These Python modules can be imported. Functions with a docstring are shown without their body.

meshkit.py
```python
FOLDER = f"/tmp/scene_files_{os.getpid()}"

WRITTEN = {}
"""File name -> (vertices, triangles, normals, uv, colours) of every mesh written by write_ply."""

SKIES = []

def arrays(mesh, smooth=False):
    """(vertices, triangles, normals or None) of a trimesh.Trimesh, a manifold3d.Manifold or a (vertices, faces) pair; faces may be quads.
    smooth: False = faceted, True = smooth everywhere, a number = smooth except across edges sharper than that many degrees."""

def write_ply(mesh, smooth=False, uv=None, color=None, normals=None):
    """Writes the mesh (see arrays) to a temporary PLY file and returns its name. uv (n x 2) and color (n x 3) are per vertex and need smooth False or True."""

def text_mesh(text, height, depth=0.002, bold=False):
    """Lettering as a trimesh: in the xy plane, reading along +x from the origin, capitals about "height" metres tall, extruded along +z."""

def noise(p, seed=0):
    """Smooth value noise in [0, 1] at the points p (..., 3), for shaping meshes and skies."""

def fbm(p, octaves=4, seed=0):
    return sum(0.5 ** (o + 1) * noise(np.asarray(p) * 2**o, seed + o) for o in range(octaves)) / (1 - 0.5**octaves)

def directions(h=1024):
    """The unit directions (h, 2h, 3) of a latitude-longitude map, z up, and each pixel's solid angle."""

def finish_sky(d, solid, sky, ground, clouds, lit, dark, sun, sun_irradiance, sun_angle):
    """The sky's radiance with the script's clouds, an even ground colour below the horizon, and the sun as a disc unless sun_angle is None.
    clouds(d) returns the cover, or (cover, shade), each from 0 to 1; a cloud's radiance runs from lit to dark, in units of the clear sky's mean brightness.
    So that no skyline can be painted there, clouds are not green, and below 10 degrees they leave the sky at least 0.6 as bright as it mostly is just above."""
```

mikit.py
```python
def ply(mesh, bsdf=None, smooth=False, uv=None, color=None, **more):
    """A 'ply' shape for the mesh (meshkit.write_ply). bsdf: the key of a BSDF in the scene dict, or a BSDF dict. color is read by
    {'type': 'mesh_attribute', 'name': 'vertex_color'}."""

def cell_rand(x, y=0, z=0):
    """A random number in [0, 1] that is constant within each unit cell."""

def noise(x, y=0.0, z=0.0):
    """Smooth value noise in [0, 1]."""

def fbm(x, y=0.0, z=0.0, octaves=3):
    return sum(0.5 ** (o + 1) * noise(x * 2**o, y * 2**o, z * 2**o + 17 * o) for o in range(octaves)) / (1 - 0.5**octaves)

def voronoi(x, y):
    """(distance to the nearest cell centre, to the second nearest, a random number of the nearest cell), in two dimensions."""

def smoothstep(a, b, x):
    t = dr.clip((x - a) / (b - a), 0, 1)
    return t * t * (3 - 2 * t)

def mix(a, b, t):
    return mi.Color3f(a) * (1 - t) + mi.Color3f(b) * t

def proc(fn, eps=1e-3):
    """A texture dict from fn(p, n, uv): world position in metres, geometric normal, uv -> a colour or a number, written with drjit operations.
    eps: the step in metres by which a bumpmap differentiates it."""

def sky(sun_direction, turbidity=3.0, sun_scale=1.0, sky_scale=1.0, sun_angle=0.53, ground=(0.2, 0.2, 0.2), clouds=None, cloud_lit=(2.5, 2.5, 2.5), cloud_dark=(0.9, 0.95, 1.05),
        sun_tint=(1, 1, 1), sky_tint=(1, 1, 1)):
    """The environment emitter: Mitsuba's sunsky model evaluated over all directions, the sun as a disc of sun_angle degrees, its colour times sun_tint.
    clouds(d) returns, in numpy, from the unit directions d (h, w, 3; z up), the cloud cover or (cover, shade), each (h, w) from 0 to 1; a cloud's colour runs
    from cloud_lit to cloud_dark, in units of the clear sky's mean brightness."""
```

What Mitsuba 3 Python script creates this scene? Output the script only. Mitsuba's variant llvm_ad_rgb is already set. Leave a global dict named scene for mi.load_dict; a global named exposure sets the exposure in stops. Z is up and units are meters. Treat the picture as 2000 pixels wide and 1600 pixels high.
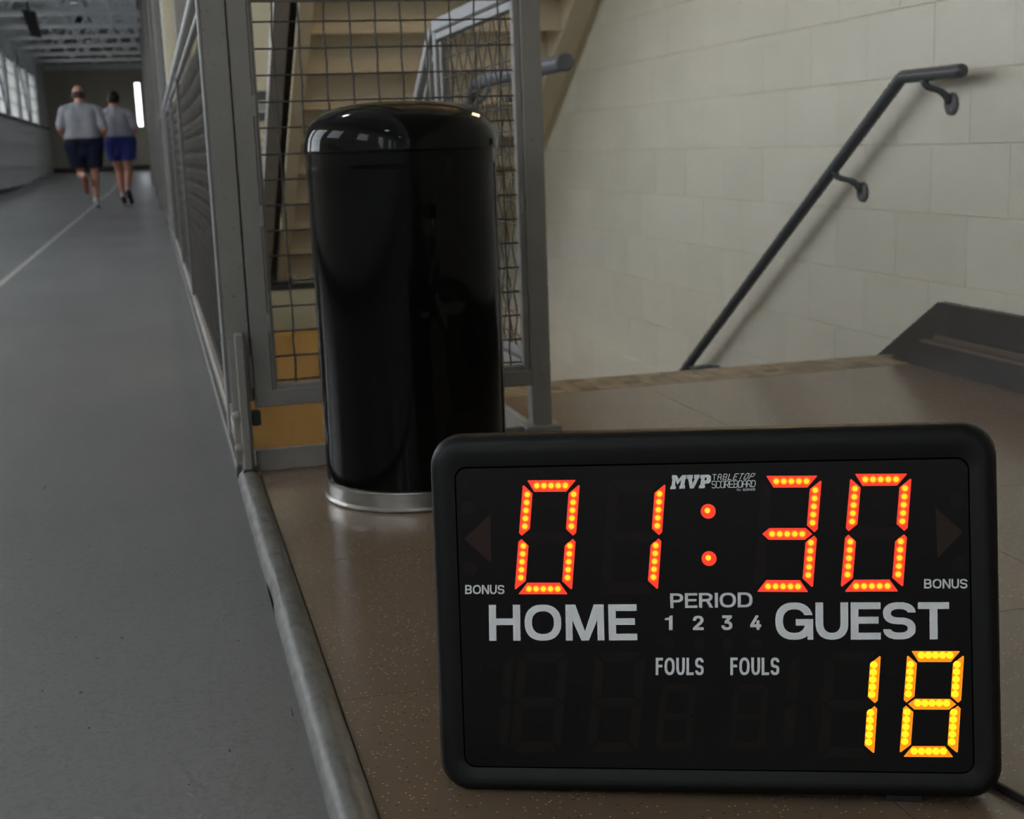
import math, random
import numpy as np
import trimesh, shapely
import shapely.geometry as sg
from shapely import affinity
import manifold3d as m3
import drjit as dr
import mitsuba as mi
import mikit, meshkit
from mikit import proc, noise, fbm, voronoi, cell_rand, smoothstep, mix, ply

T = mi.ScalarTransform4f
rng = np.random.default_rng(7)
scene, labels = {}, {}
PI = math.pi

# ------------------------------------------------------------------ camera, sky, lamps, exposure
EYE = np.array([0.0, 0.0, 0.69])
FWD = np.array([0.24388082, 0.95055373, -0.19227523])
UP = np.array([0.08243434, 0.17722558, 0.98071182])
exposure = -0.32
scene['camera'] = {'type': 'thinlens', 'fov': math.degrees(2 * math.atan(1000 / 2632.1)), 'fov_axis': 'x',
                   'aperture_radius': 0.0019, 'focus_distance': 1.40, 'near_clip': 0.02, 'far_clip': 500.0,
                   'to_world': T().look_at(origin=EYE.tolist(), target=(EYE + FWD).tolist(), up=UP.tolist())}


def overcast(d):
    n = meshkit.fbm(d * 3.0 + 11.0, 4, seed=3)
    return np.full(d.shape[:2], 0.92), np.clip(0.15 + 0.9 * (n - 0.35), 0, 1)


SKY = 7.0
scene['sky'] = mikit.sky([-0.5, 0.3, 0.8], turbidity=4.0, sun_scale=0.0, sky_scale=1.0, ground=(0.3, 0.3, 0.29), clouds=overcast,
                         cloud_lit=(1.25, 1.27, 1.30), cloud_dark=(0.85, 0.89, 0.96))
scene['sky']['scale'] = SKY / 0.135
LAMP_WARM = (23.0, 15.4, 7.2)
LAMP_COOL = (40.0, 41.5, 43.0)
FILL_HALL = (330.0, 340.0, 350.0)  # radiance of the fill lamps added along the hall
FILL_WELL = (36.0, 30.0, 20.0)  # radiance of the unseen lamp added under the landing

# ------------------------------------------------------------------ helpers
def lin(r, g, b):
    f = lambda c: (c / 255 / 12.92) if c / 255 < 0.04045 else ((c / 255 + 0.055) / 1.055) ** 2.4
    return [f(r), f(g), f(b)]


def rgb(c):
    return {'type': 'rgb', 'value': [float(x) for x in c]}


def mat(key, color, rough=0.5, spec=0.5, metallic=0.0, bump=None, bump_scale=0.001, bump_eps=1e-3, **more):
    b = {'type': 'principled', 'base_color': color if isinstance(color, dict) else rgb(color), 'roughness': rough if isinstance(rough, dict) else float(rough),
         'specular': spec, 'metallic': float(metallic), **more}
    if bump is not None:
        b = {'type': 'bumpmap', 'arbitrary': proc(bump, bump_eps), 'scale': float(bump_scale), 'bsdf': b}
    scene[key] = {'type': 'twosided', 'bsdf': b}


def V(*a):
    return np.array(a, float)


def cat(ms):
    return trimesh.util.concatenate([m for m in ms if m is not None])


def box(x0, x1, y0, y1, z0, z1):
    m = trimesh.creation.box([abs(x1 - x0), abs(y1 - y0), abs(z1 - z0)])
    m.apply_translation([(x0 + x1) / 2, (y0 + y1) / 2, (z0 + z1) / 2])
    return m


def bbox(x0, x1, y0, y1, z0, z1, c=0.002):
    """a box with chamfered edges"""
    x0, x1, y0, y1, z0, z1 = min(x0, x1), max(x0, x1), min(y0, y1), max(y0, y1), min(z0, z1), max(z0, z1)
    c = min(c, (x1 - x0) / 3, (y1 - y0) / 3, (z1 - z0) / 3)
    pts = []
    for sx in (0, 1):
        for sy in (0, 1):
            for sz in (0, 1):
                X, Y, Z = (x0, x1)[sx], (y0, y1)[sy], (z0, z1)[sz]
                dx, dy, dz = (c, -c)[sx], (c, -c)[sy], (c, -c)[sz]
                pts += [(X + dx, Y + dy, Z), (X + dx, Y, Z + dz), (X, Y + dy, Z + dz)]
    return trimesh.convex.convex_hull(np.array(pts))


def bar(a, b, w, h, up=(0, 0, 1), c=0.0015):
    """a chamfered rectangular bar from a to b, w across, h along up"""
    a, b, up = np.asarray(a, float), np.asarray(b, float), np.asarray(up, float)
    L = np.linalg.norm(b - a)
    d = (b - a) / L
    s = np.cross(d, up); s /= np.linalg.norm(s)
    u = np.cross(s, d)
    m = bbox(-w / 2, w / 2, 0, L, -h / 2, h / 2, c)
    M = np.eye(4); M[:3, 0], M[:3, 1], M[:3, 2], M[:3, 3] = s, d, u, a
    m.apply_transform(M)
    return m


def tube(points, r, sides=8, caps=True):
    p = np.asarray(points, float)
    n = len(p)
    t = np.gradient(p, axis=0); t /= np.linalg.norm(t, axis=1, keepdims=True) + 1e-12
    ref = V(0, 0, 1) if abs(t[0][2]) < 0.9 else V(1, 0, 0)
    a = np.cross(t[0], ref); a /= np.linalg.norm(a)
    ang = np.arange(sides) * 2 * PI / sides
    rr = np.broadcast_to(np.asarray(r, float), (n,))
    v = []
    for i in range(n):
        a = a - t[i] * (a @ t[i]); a /= np.linalg.norm(a)
        b = np.cross(t[i], a)
        v.append(p[i] + rr[i] * (np.cos(ang)[:, None] * a + np.sin(ang)[:, None] * b))
    v = np.concatenate(v)
    f = []
    for i in range(n - 1):
        for j in range(sides):
            k = (j + 1) % sides
            q = (i * sides + j, i * sides + k, (i + 1) * sides + k, (i + 1) * sides + j)
            f += [(q[0], q[1], q[2]), (q[0], q[2], q[3])]
    if caps:
        v = np.vstack([v, p[0], p[-1]])
        c0, c1 = len(v) - 2, len(v) - 1
        for j in range(sides):
            k = (j + 1) % sides
            f += [(c0, k, j), (c1, (n - 1) * sides + j, (n - 1) * sides + k)]
    m = trimesh.Trimesh(v, np.array(f), process=False)
    return m


def lathe(profile, n=64, center=(0, 0, 0)):
    pr = np.asarray(profile, float)
    ang = np.arange(n) * 2 * PI / n
    v = np.stack([pr[:, 0][:, None] * np.cos(ang), pr[:, 0][:, None] * np.sin(ang), np.broadcast_to(pr[:, 1][:, None], (len(pr), n))], -1).reshape(-1, 3)
    f = []
    for i in range(len(pr) - 1):
        for j in range(n):
            k = (j + 1) % n
            f += [(i * n + j, i * n + k, (i + 1) * n + k), (i * n + j, (i + 1) * n + k, (i + 1) * n + j)]
    m = trimesh.Trimesh(v + np.asarray(center, float), np.array(f), process=False)
    return m


def extrude(poly, depth):
    polys = getattr(poly, 'geoms', [poly])
    return cat([trimesh.creation.extrude_polygon(g, depth, engine='earcut') for g in polys if g.area > 1e-9])


def prism(poly_yz, x0, x1):
    """polygon given as (y, z), extruded along x"""
    m = extrude(sg.Polygon(poly_yz), x1 - x0)
    M = np.array([[0, 0, 1, x0], [1, 0, 0, 0], [0, 1, 0, 0], [0, 0, 0, 1.0]])
    m.apply_transform(M)
    return m


used = {}


def numbered(key):
    n = used.get(key, 0)
    used[key] = n + 1
    return key if n == 0 else f'{key}_{n:03d}'


def obj(name, mesh, m, parent=None, smooth=False, label=None, kind=None, emit=None, to_world=None):
    key = numbered(f'{parent}__{name}' if parent else name)
    d = dict(mesh) if isinstance(mesh, dict) else ply(mesh, m, smooth=smooth)
    if isinstance(mesh, dict) and m is not None:
        d['bsdf'] = {'type': 'ref', 'id': m}
    if emit is not None:
        d['emitter'] = {'type': 'area', 'radiance': rgb(np.array(emit[0]) * (2.0 ** -exposure if emit[1] < 0.5 else 1.0)), 'sampling_weight': float(emit[1])}
    if to_world is not None:
        d['to_world'] = to_world
    scene[key] = d
    e = {}
    if label: e['label'] = label
    if kind: e['kind'] = kind
    if e: labels[key] = e
    return key


def thing(name, label, cat_, group=None, kind=None):
    key = numbered(name)
    labels[key] = {'label': label, 'category': cat_}
    if group: labels[key]['group'] = group
    if kind: labels[key]['kind'] = kind
    return key


def struct(name, mesh, m, smooth=False, label=None):
    return obj(name, mesh, m, None, smooth, label, 'structure')


# ------------------------------------------------------------------ materials
def n3(p, s):
    return noise(p.x * s, p.y * s, p.z * s)


mat('m_grey', proc(lambda p, n, uv: mix(lin(124, 121, 116), lin(136, 133, 127), fbm(p.x * 9, p.y * 9, p.z * 9)) * (1 - 0.30 * smoothstep(0.88, 0.93, noise(p.x * 190, p.y * 190, p.z * 130)))),
    0.42, 0.5, bump=lambda p, n, uv: fbm(p.x * 90, p.y * 90, p.z * 90), bump_scale=0.0006)
mat('m_greydark', rgb(lin(84, 84, 83)), 0.5, 0.4)
mat('m_grey_rail', rgb(lin(134, 135, 135)), 0.38, 0.5)
mat('m_wire', rgb(lin(68, 66, 62)), 0.4, 0.5)
mat('m_dark_rail', rgb(lin(66, 70, 74)), 0.38, 0.5)
mat('m_pipe', rgb(lin(106, 108, 112)), 0.40, 0.5)
mat('m_track', proc(lambda p, n, uv: mix(lin(94, 95, 94), lin(106, 107, 106), fbm(p.x * 2.2, p.y * 1.1, 0.0)) * (1 - 0.10 * smoothstep(0.55, 0.8, noise(p.x * 220, p.y * 220, 0.0))) * (1 - 0.6 * smoothstep(0.982, 0.986, noise(p.x * 60 + 3, p.y * 40, 4.0)))),
    0.28, 0.9, bump=lambda p, n, uv: fbm(p.x * 170, p.y * 170, 0.0, octaves=2), bump_scale=0.0009)
mat('m_line', rgb(lin(150, 150, 146)), 0.4, 0.4)
mat('m_curb', proc(lambda p, n, uv: mix(lin(78, 77, 73), lin(106, 105, 99), fbm(p.x * 60, p.y * 30, p.z * 60)) * (1 - 0.12 * smoothstep(0.70, 0.8, noise(p.x * 90, p.y * 60, 2.0)))),
    0.38, 0.5, bump=lambda p, n, uv: fbm(p.x * 50, p.y * 30, p.z * 50), bump_scale=0.002)


def speck(p, base_a, base_b):
    c = mix(base_a, base_b, fbm(p.x * 2.4, p.y * 2.4, 0.0))
    d1, _, r = voronoi(p.x * 165, p.y * 165)
    on = smoothstep(0.26, 0.14, d1)
    pale = on * dr.select(r > 0.88, 1.0, 0.0)
    dark = on * dr.select(r < 0.045, 1.0, 0.0)
    return mix(mix(c, mi.Color3f(lin(176, 150, 116)), pale * 0.85), mi.Color3f(lin(30, 28, 26)), dark * 0.7)


mat('m_tile_a', proc(lambda p, n, uv: speck(p, mi.Color3f(lin(97, 83, 69)), mi.Color3f(lin(106, 91, 76)))), 0.20, 0.85, bump=lambda p, n, uv: fbm(p.x * 30, p.y * 30, 0.0), bump_scale=0.0006)
mat('m_tile_b', proc(lambda p, n, uv: speck(p, mi.Color3f(lin(99, 84, 69)), mi.Color3f(lin(109, 93, 77)))), 0.20, 0.85, bump=lambda p, n, uv: fbm(p.x * 30, p.y * 30, 5.0), bump_scale=0.0006)
mat('m_slab', rgb(lin(66, 58, 50)), 0.7, 0.2)
mat('m_nosing', proc(lambda p, n, uv: mix(lin(112, 100, 80), lin(146, 130, 104), noise(p.x * 21, p.y * 21, 3.0))), 0.4, 0.5)
mat('m_nosing_dark', rgb(lin(104, 93, 75)), 0.4, 0.5)


def block_col(a, b):
    return lambda p, n, uv: mix(a, b, fbm(p.y * 3.0, p.z * 3.0, p.x))


blk_bump = lambda p, n, uv: fbm(p.y * 60, p.z * 60, p.x * 60)
mat('m_block_a', proc(block_col(lin(194, 190, 174), lin(204, 200, 184))), 0.42, 0.5, bump=blk_bump, bump_scale=0.002)
mat('m_block_b', proc(block_col(lin(190, 186, 170), lin(201, 197, 181))), 0.42, 0.5, bump=blk_bump, bump_scale=0.002)
mat('m_mortar', rgb(lin(192, 185, 164)), 0.6, 0.3)
mat('m_cream', proc(lambda p, n, uv: mix(lin(196, 188, 160), lin(206, 198, 172), fbm(p.x * 2, p.y * 2, p.z * 2))), 0.5, 0.4)
mat('m_stair', proc(lambda p, n, uv: mix(lin(196, 183, 157), lin(204, 191, 165), fbm(p.x * 3, p.y * 3, p.z * 3))), 0.42, 0.45)
mat('m_yellow', proc(lambda p, n, uv: mix(lin(220, 184, 130), lin(225, 190, 138), fbm(p.x * 2, p.y * 2, p.z * 2))), 0.4, 0.5)
mat('m_hallwall', proc(lambda p, n, uv: mix(lin(232, 235, 234), lin(238, 240, 239), fbm(p.x * 1.2, p.y * 1.2, p.z * 3))), 0.4, 0.5)
mat('m_farwall', proc(lambda p, n, uv: mix(lin(186, 178, 160), lin(194, 186, 168), fbm(p.x * 1.2, p.y * 1.2, p.z * 2))), 0.5, 0.4)
mat('m_darktrim', rgb(lin(34, 33, 32)), 0.5, 0.4)
mat('m_ceiling', rgb(lin(205, 208, 210)), 0.7, 0.2)
mat('m_truss', rgb(lin(225, 228, 230)), 0.5, 0.4)
mat('m_frame', rgb(lin(150, 150, 142)), 0.5, 0.4)
mat('m_skirt', proc(lambda p, n, uv: mix(lin(52, 50, 47), lin(62, 60, 57), fbm(p.x * 8, p.y * 8, p.z * 8))), 0.42, 0.4)
mat('m_skirt_top', proc(lambda p, n, uv: mix(lin(84, 76, 68), lin(96, 86, 76), fbm(p.x * 12, p.y * 12, p.z * 12))), 0.45, 0.4)
mat('m_black', rgb(lin(24, 24, 25)), 0.5, 0.5)
mat('m_can', rgb((0.003, 0.003, 0.003)), 0.10, 0.13)
mat('m_lid', rgb((0.003, 0.003, 0.0031)), 0.055, 0.16)
scene['m_chrome'] = {'type': 'twosided', 'bsdf': {'type': 'bumpmap', 'arbitrary': proc(lambda p, n, uv: fbm(p.x * 40, p.y * 40, p.z * 60)), 'scale': 0.0006,
                     'bsdf': {'type': 'principled', 'base_color': rgb(lin(172, 170, 165)), 'metallic': 1.0, 'roughness': 0.26}}}
mat('m_housing', rgb(lin(12, 12.5, 13)), 0.40, 0.26, bump=lambda p, n, uv: n3(p, 900), bump_scale=0.00012)
mat('m_panel', rgb(lin(17, 15, 15)), 0.25, 0.16)
mat('m_off_red', rgb(lin(27, 20, 19)), 0.25, 0.16)
mat('m_off_amber', rgb(lin(28, 23, 19)), 0.25, 0.16)
mat('m_off_arrow', rgb(lin(48, 36, 30)), 0.25, 0.16)
mat('m_print', rgb(lin(240, 244, 247)), 0.5, 0.3)
mat('m_print_dim', rgb(lin(226, 230, 233)), 0.5, 0.3)
mat('m_lit', rgb((0.05, 0.02, 0.01)), 0.5, 0.3)
mat('m_skin', rgb(lin(196, 140, 116)), 0.55, 0.3)
mat('m_hair', rgb(lin(34, 30, 28)), 0.7, 0.2)
mat('m_hair_grey', rgb(lin(66, 60, 56)), 0.7, 0.2)
mat('m_shirt', proc(lambda p, n, uv: mix(lin(158, 158, 164), lin(170, 170, 176), fbm(p.x * 9, p.y * 9, p.z * 4))), 0.8, 0.1)
mat('m_shirt_b', proc(lambda p, n, uv: mix(lin(164, 161, 172), lin(176, 172, 184), fbm(p.x * 9, p.y * 9, p.z * 4))), 0.8, 0.1)
mat('m_navy', rgb(lin(22, 27, 46)), 0.75, 0.2)
mat('m_blue', rgb(lin(50, 58, 122)), 0.75, 0.2)
mat('m_shoe_dark', rgb(lin(36, 34, 36)), 0.6, 0.3)
mat('m_shoe_pale', rgb(lin(150, 150, 152)), 0.6, 0.3)
mat('m_sole_red', rgb(lin(128, 66, 50)), 0.6, 0.3)
mat('m_sock', rgb(lin(200, 196, 192)), 0.8, 0.1)
mat('m_white_lamp', rgb((0.7, 0.7, 0.7)), 0.5, 0.3)
scene['m_glass'] = {'type': 'thindielectric', 'int_ior': 1.5}

# ------------------------------------------------------------------ the setting: floors
WX = 2.238           # block wall face
GY = 2.955           # plane of the front guard panel
XL = -3.42           # outer wall of the running track
YF = 52.0            # end wall of the track
YR = -14.0           # rear wall, behind the viewer
YB = 10.5            # back wall of the stairwell


def bank(y):
    t = np.clip((np.asarray(y, float) - 32) / 20, 0, 1)
    return 0.30 * t * t * (3 - 2 * t)


ys = np.concatenate([np.linspace(YR, 30, 18), np.linspace(31, YF, 22)])
vt = np.array([(x, y, -0.010 + bank(y)) for y in ys for x in (XL - 0.05, 0.1275)])
ft = []
for i in range(len(ys) - 1):
    a = 2 * i
    ft += [(a, a + 1, a + 3), (a, a + 3, a + 2)]
trk = trimesh.Trimesh(vt, ft, process=False)
trk2 = trk.copy(); trk2.apply_translation([0, 0, -0.12]); trk2.invert()
track = struct('track_floor', cat([trk, trk2]), 'm_track', label='grey rubber running track floor with a white lane line')
lv = np.array([(x, y, -0.0085 + bank(y)) for y in ys[3:] for x in (-0.940, -0.900)])
lf = []
for i in range(len(ys) - 4):
    a = 2 * i
    lf += [(a, a + 1, a + 3), (a, a + 3, a + 2)]
obj('lane_line', trimesh.Trimesh(lv, lf, process=False), 'm_line', track, label='white painted lane line')

# platform slab (an L round the open stairwell), vinyl tiles, nosing mosaic
slab = cat([box(0.176, WX, YR, GY, -0.16, -0.004), box(0.84, WX, GY, 3.78, -0.16, -0.004)])
floor = struct('floor', cat([slab, box(0.176, WX, YR, -0.812, -0.004, 0.0)]), 'm_slab', label='platform floor of large brown speckled vinyl tiles')
xs = [0.176, 0.70, 1.31, 1.92, WX]
yt = [-0.81, -0.20, 0.41, 1.02, 1.63, 2.24, 2.85, 3.59]
g = 0.0005
for j in range(len(yt) - 1):
    for i in range(len(xs) - 1):
        x0, x1, y0, y1 = xs[i], xs[i + 1], yt[j], yt[j + 1]
        if y0 >= 2.8 and x1 < 0.8:
            y1 = min(y1, GY - 0.002)
            if y0 >= GY - 0.01: continue
        if y1 > GY and x0 < 0.84 and y0 >= GY - 0.12 and x1 > 0.84: x0 = 0.84
        if i == 1 and y0 == 2.85:
            for (a, b, c, d) in ((0.70, 0.84, 2.85, GY - 0.002), (0.84, 1.31, 2.85, 3.59)):
                obj('tile', bbox(a + g, b - g, c + g, d - g, -0.004, 0.0, 0.0008), 'm_tile_a', floor)
            continue
        obj('tile', bbox(x0 + g, x1 - g, y0 + g, y1 - g, -0.004, 0.0, 0.0008), ('m_tile_a', 'm_tile_b')[(i + j) % 2], floor)
nt = ply(bbox(-0.0232, 0.0232, -0.0222, 0.0222, -0.004, 0.001, 0.0012), 'm_nosing')
for r in range(4):
    k = 0
    x = 0.865
    while x < WX - 0.02:
        m = 'm_nosing_dark' if rng.random() < 0.12 else 'm_nosing'
        obj('nosing_tile', nt, m, floor, to_world=T().translate([x + 0.0 * r, 3.59 + 0.0237 + 0.0475 * r, 0.0]))
        x += 0.049

# curb strip along the platform edge
prof = []
for t in np.linspace(0, 1, 13):
    prof.append((0.127 + 0.050 * t, -0.006 + 0.021 * math.sin(PI * t) ** 0.55))
cy = np.linspace(-3.9, GY - 0.02, 160)
cv, cf = [], []
npf = len(prof) + 2
for i, y in enumerate(cy):
    ring = [(0.127, -0.05)] + prof + [(0.177, -0.05)]
    chip = 0.004 * max(0, math.sin((y - 2.02) / 0.18 * PI)) if 2.02 < y < 2.20 else 0
    for k, (x, z) in enumerate(ring):
        nz = 0.0012 * (float(meshkit.noise(V(y * 22, k * 0.9, 3.0))) - 0.5)
        cv.append((x + (chip if k < 4 else 0) + nz, y, z + nz))
for i in range(len(cy) - 1):
    for k in range(npf - 1):
        a, b = i * npf + k, (i + 1) * npf + k
        cf += [(a, b, b + 1), (a, b + 1, a + 1)]
struct('trim_1', trimesh.Trimesh(cv, cf, process=False), 'm_curb', smooth=40, label='rounded grey curb strip between the track and the brown floor')

# ------------------------------------------------------------------ the block wall on the right
wr = struct('wall_right', cat([box(WX + 0.0035, WX + 0.25, YR, YB + 0.3, -3.4, 5.2)]), 'm_mortar', label='painted cream concrete block wall beside the stairs')
BL, BH = 0.3857, 0.2032


def block_mesh(l, hgt):
    c, d = 0.0028, 0.012
    y, z = l / 2, hgt / 2 - 0.0006
    e = 0.0012
    v = [(0, -y + e, -z + c), (0, y - e, -z + c), (0, y - e, z - c), (0, -y + e, z - c), (0.0026, -y, -z), (0.0026, y, -z), (0.0026, y, z), (0.0026, -y, z),
         (d, -y, -z), (d, y, -z), (d, y, z), (d, -y, z)]
    f = [(0, 2, 1), (0, 3, 2)]
    for a, b in ((0, 4), (4, 8)):
        for k in range(4):
            n = (k + 1) % 4
            f += [(a + k, a + n, b + n), (a + k, b + n, b + k)]
    return trimesh.Trimesh(np.array(v, float), np.array(f), process=False)


bm = {k: ply(block_mesh(BL, BH), k) for k in ('m_block_a', 'm_block_b')}
far_bits = []
for r in range(-9, 8):
    z = 0.648 + BH * (r + 0.5)
    off = 0.0 if (r % 2) else 0.193
    for k in range(-9, 18):
        y = 4.771 + BL * (k + 0.5) + off
        if y > YB - 0.25: continue
        dx = float(rng.normal(0, 0.0004))
        vis = 2.2 < y < 8.3 and -1.25 < z < 1.62
        if vis:
            kk = 'm_block_a' if rng.random() < 0.6 else 'm_block_b'
            obj('block', bm[kk], None, wr, to_world=T().translate([WX + dx, y, z]))
        else:
            b = block_mesh(BL, BH); b.apply_translation([WX + dx, y, z]); far_bits.append(b)
obj('outer_block', cat(far_bits), 'm_block_a', wr, kind='stuff')

# ------------------------------------------------------------------ stairwell back wall, lower room, landing
wb = struct('wall_back', box(0.167, WX + 0.1, YB, YB + 0.2, -0.30, 5.2), 'm_cream', label='cream and yellow painted wall at the back of the stairwell')
obj('yellow_band', box(0.167, WX + 0.1, YB - 0.004, YB + 0.2, -3.4, -0.30), 'm_yellow', wb, label='yellow painted lower part of the wall')
struct('floor_lower', box(-0.1, WX + 0.2, 2.0, YB + 0.2, -3.5, -3.4), 'm_slab')
struct('wall_lower', cat([box(-0.05, 0.05, 2.0, YB, -3.4, -0.14), box(0.0, WX, 1.6, 1.8, -3.4, -0.16)]), 'm_cream')
struct('landing', cat([box(0.167, 2.232, 8.93, YB, -0.19, -0.15)]), 'm_skirt', label='grey steel stair landing at the foot of the upper flight')
struct('trim_2', bbox(0.167, 2.232, 8.94, 8.99, -0.465, -0.19, 0.003), 'm_cream', label='cream painted beam under the stair landing')
# the flight going down, under the platform's edge
st = [(3.775, -0.16)]
y, z = 3.78, 0.0
pts = [(3.78, -0.004)]
for k in range(16):
    pts += [(y, z - 0.17)] ; z -= 0.17
    pts += [(y + 0.262, z)] ; y += 0.262
low = pts + [(y, z - 0.2), (3.78, -0.25)]
struct('stairs_lower', prism(low, 0.87, 2.19), 'm_slab', label='lower stair flight going down behind the platform edge')
# ceilings
struct('ceiling', cat([box(0.3, WX + 0.2, YR, 3.4, 3.5, 3.7), box(-0.1, WX + 0.3, 3.4, YB + 0.3, 5.2, 5.4)]), 'm_ceiling')
struct('ceiling_hall', box(XL - 0.3, 0.35, YR, YF + 0.3, 5.05, 5.25), 'm_ceiling', label='pale roof deck over the running track')
struct('wall_rear', box(XL - 0.3, WX + 0.3, YR - 0.2, YR, -0.2, 5.3), 'm_hallwall')

# ------------------------------------------------------------------ hall of the running track
SILL, HEAD = 1.87, 3.45
bays = [46.9 - 3.3 * k for k in range(19)]          # far edge of each window
LOW = 0.85                                    # two bays abreast of the stairs reach lower
sill = lambda e: LOW if 5 < e < 11 else SILL
width = lambda e: 2.55 if e > 5 else 1.5
parts = [box(XL - 0.25, XL, YR, YF, -0.3, LOW), box(XL - 0.25, XL, YR, YF, HEAD, 5.1)]
yy = YF
for e in bays:
    parts.append(box(XL - 0.25, XL, e, yy, LOW, HEAD)); yy = e - width(e)
    if sill(e) > LOW: parts.append(box(XL - 0.25, XL, yy, e, LOW, SILL))
parts.append(box(XL - 0.25, XL, YR, yy, LOW, HEAD))
wl = struct('wall_left', cat(parts), 'm_hallwall', label='pale outer wall of the running track below the windows')
obj('sill', bbox(XL - 0.01, XL + 0.05, 11.0, YF - 0.1, SILL - 0.05, SILL, 0.006), 'm_darktrim', wl, label='dark window sill ledge')
for e in bays:
    obj('pilaster', bbox(XL - 0.01, XL + 0.04, e, e + 0.75, SILL, 4.1, 0.006), 'm_truss', wl)
obj('ledge', cat([box(XL - 0.01, XL + 0.05, YR, YF, z - 0.01 + 0, z) for z in (0.62, 1.24)]), 'm_hallwall', wl)
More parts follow.
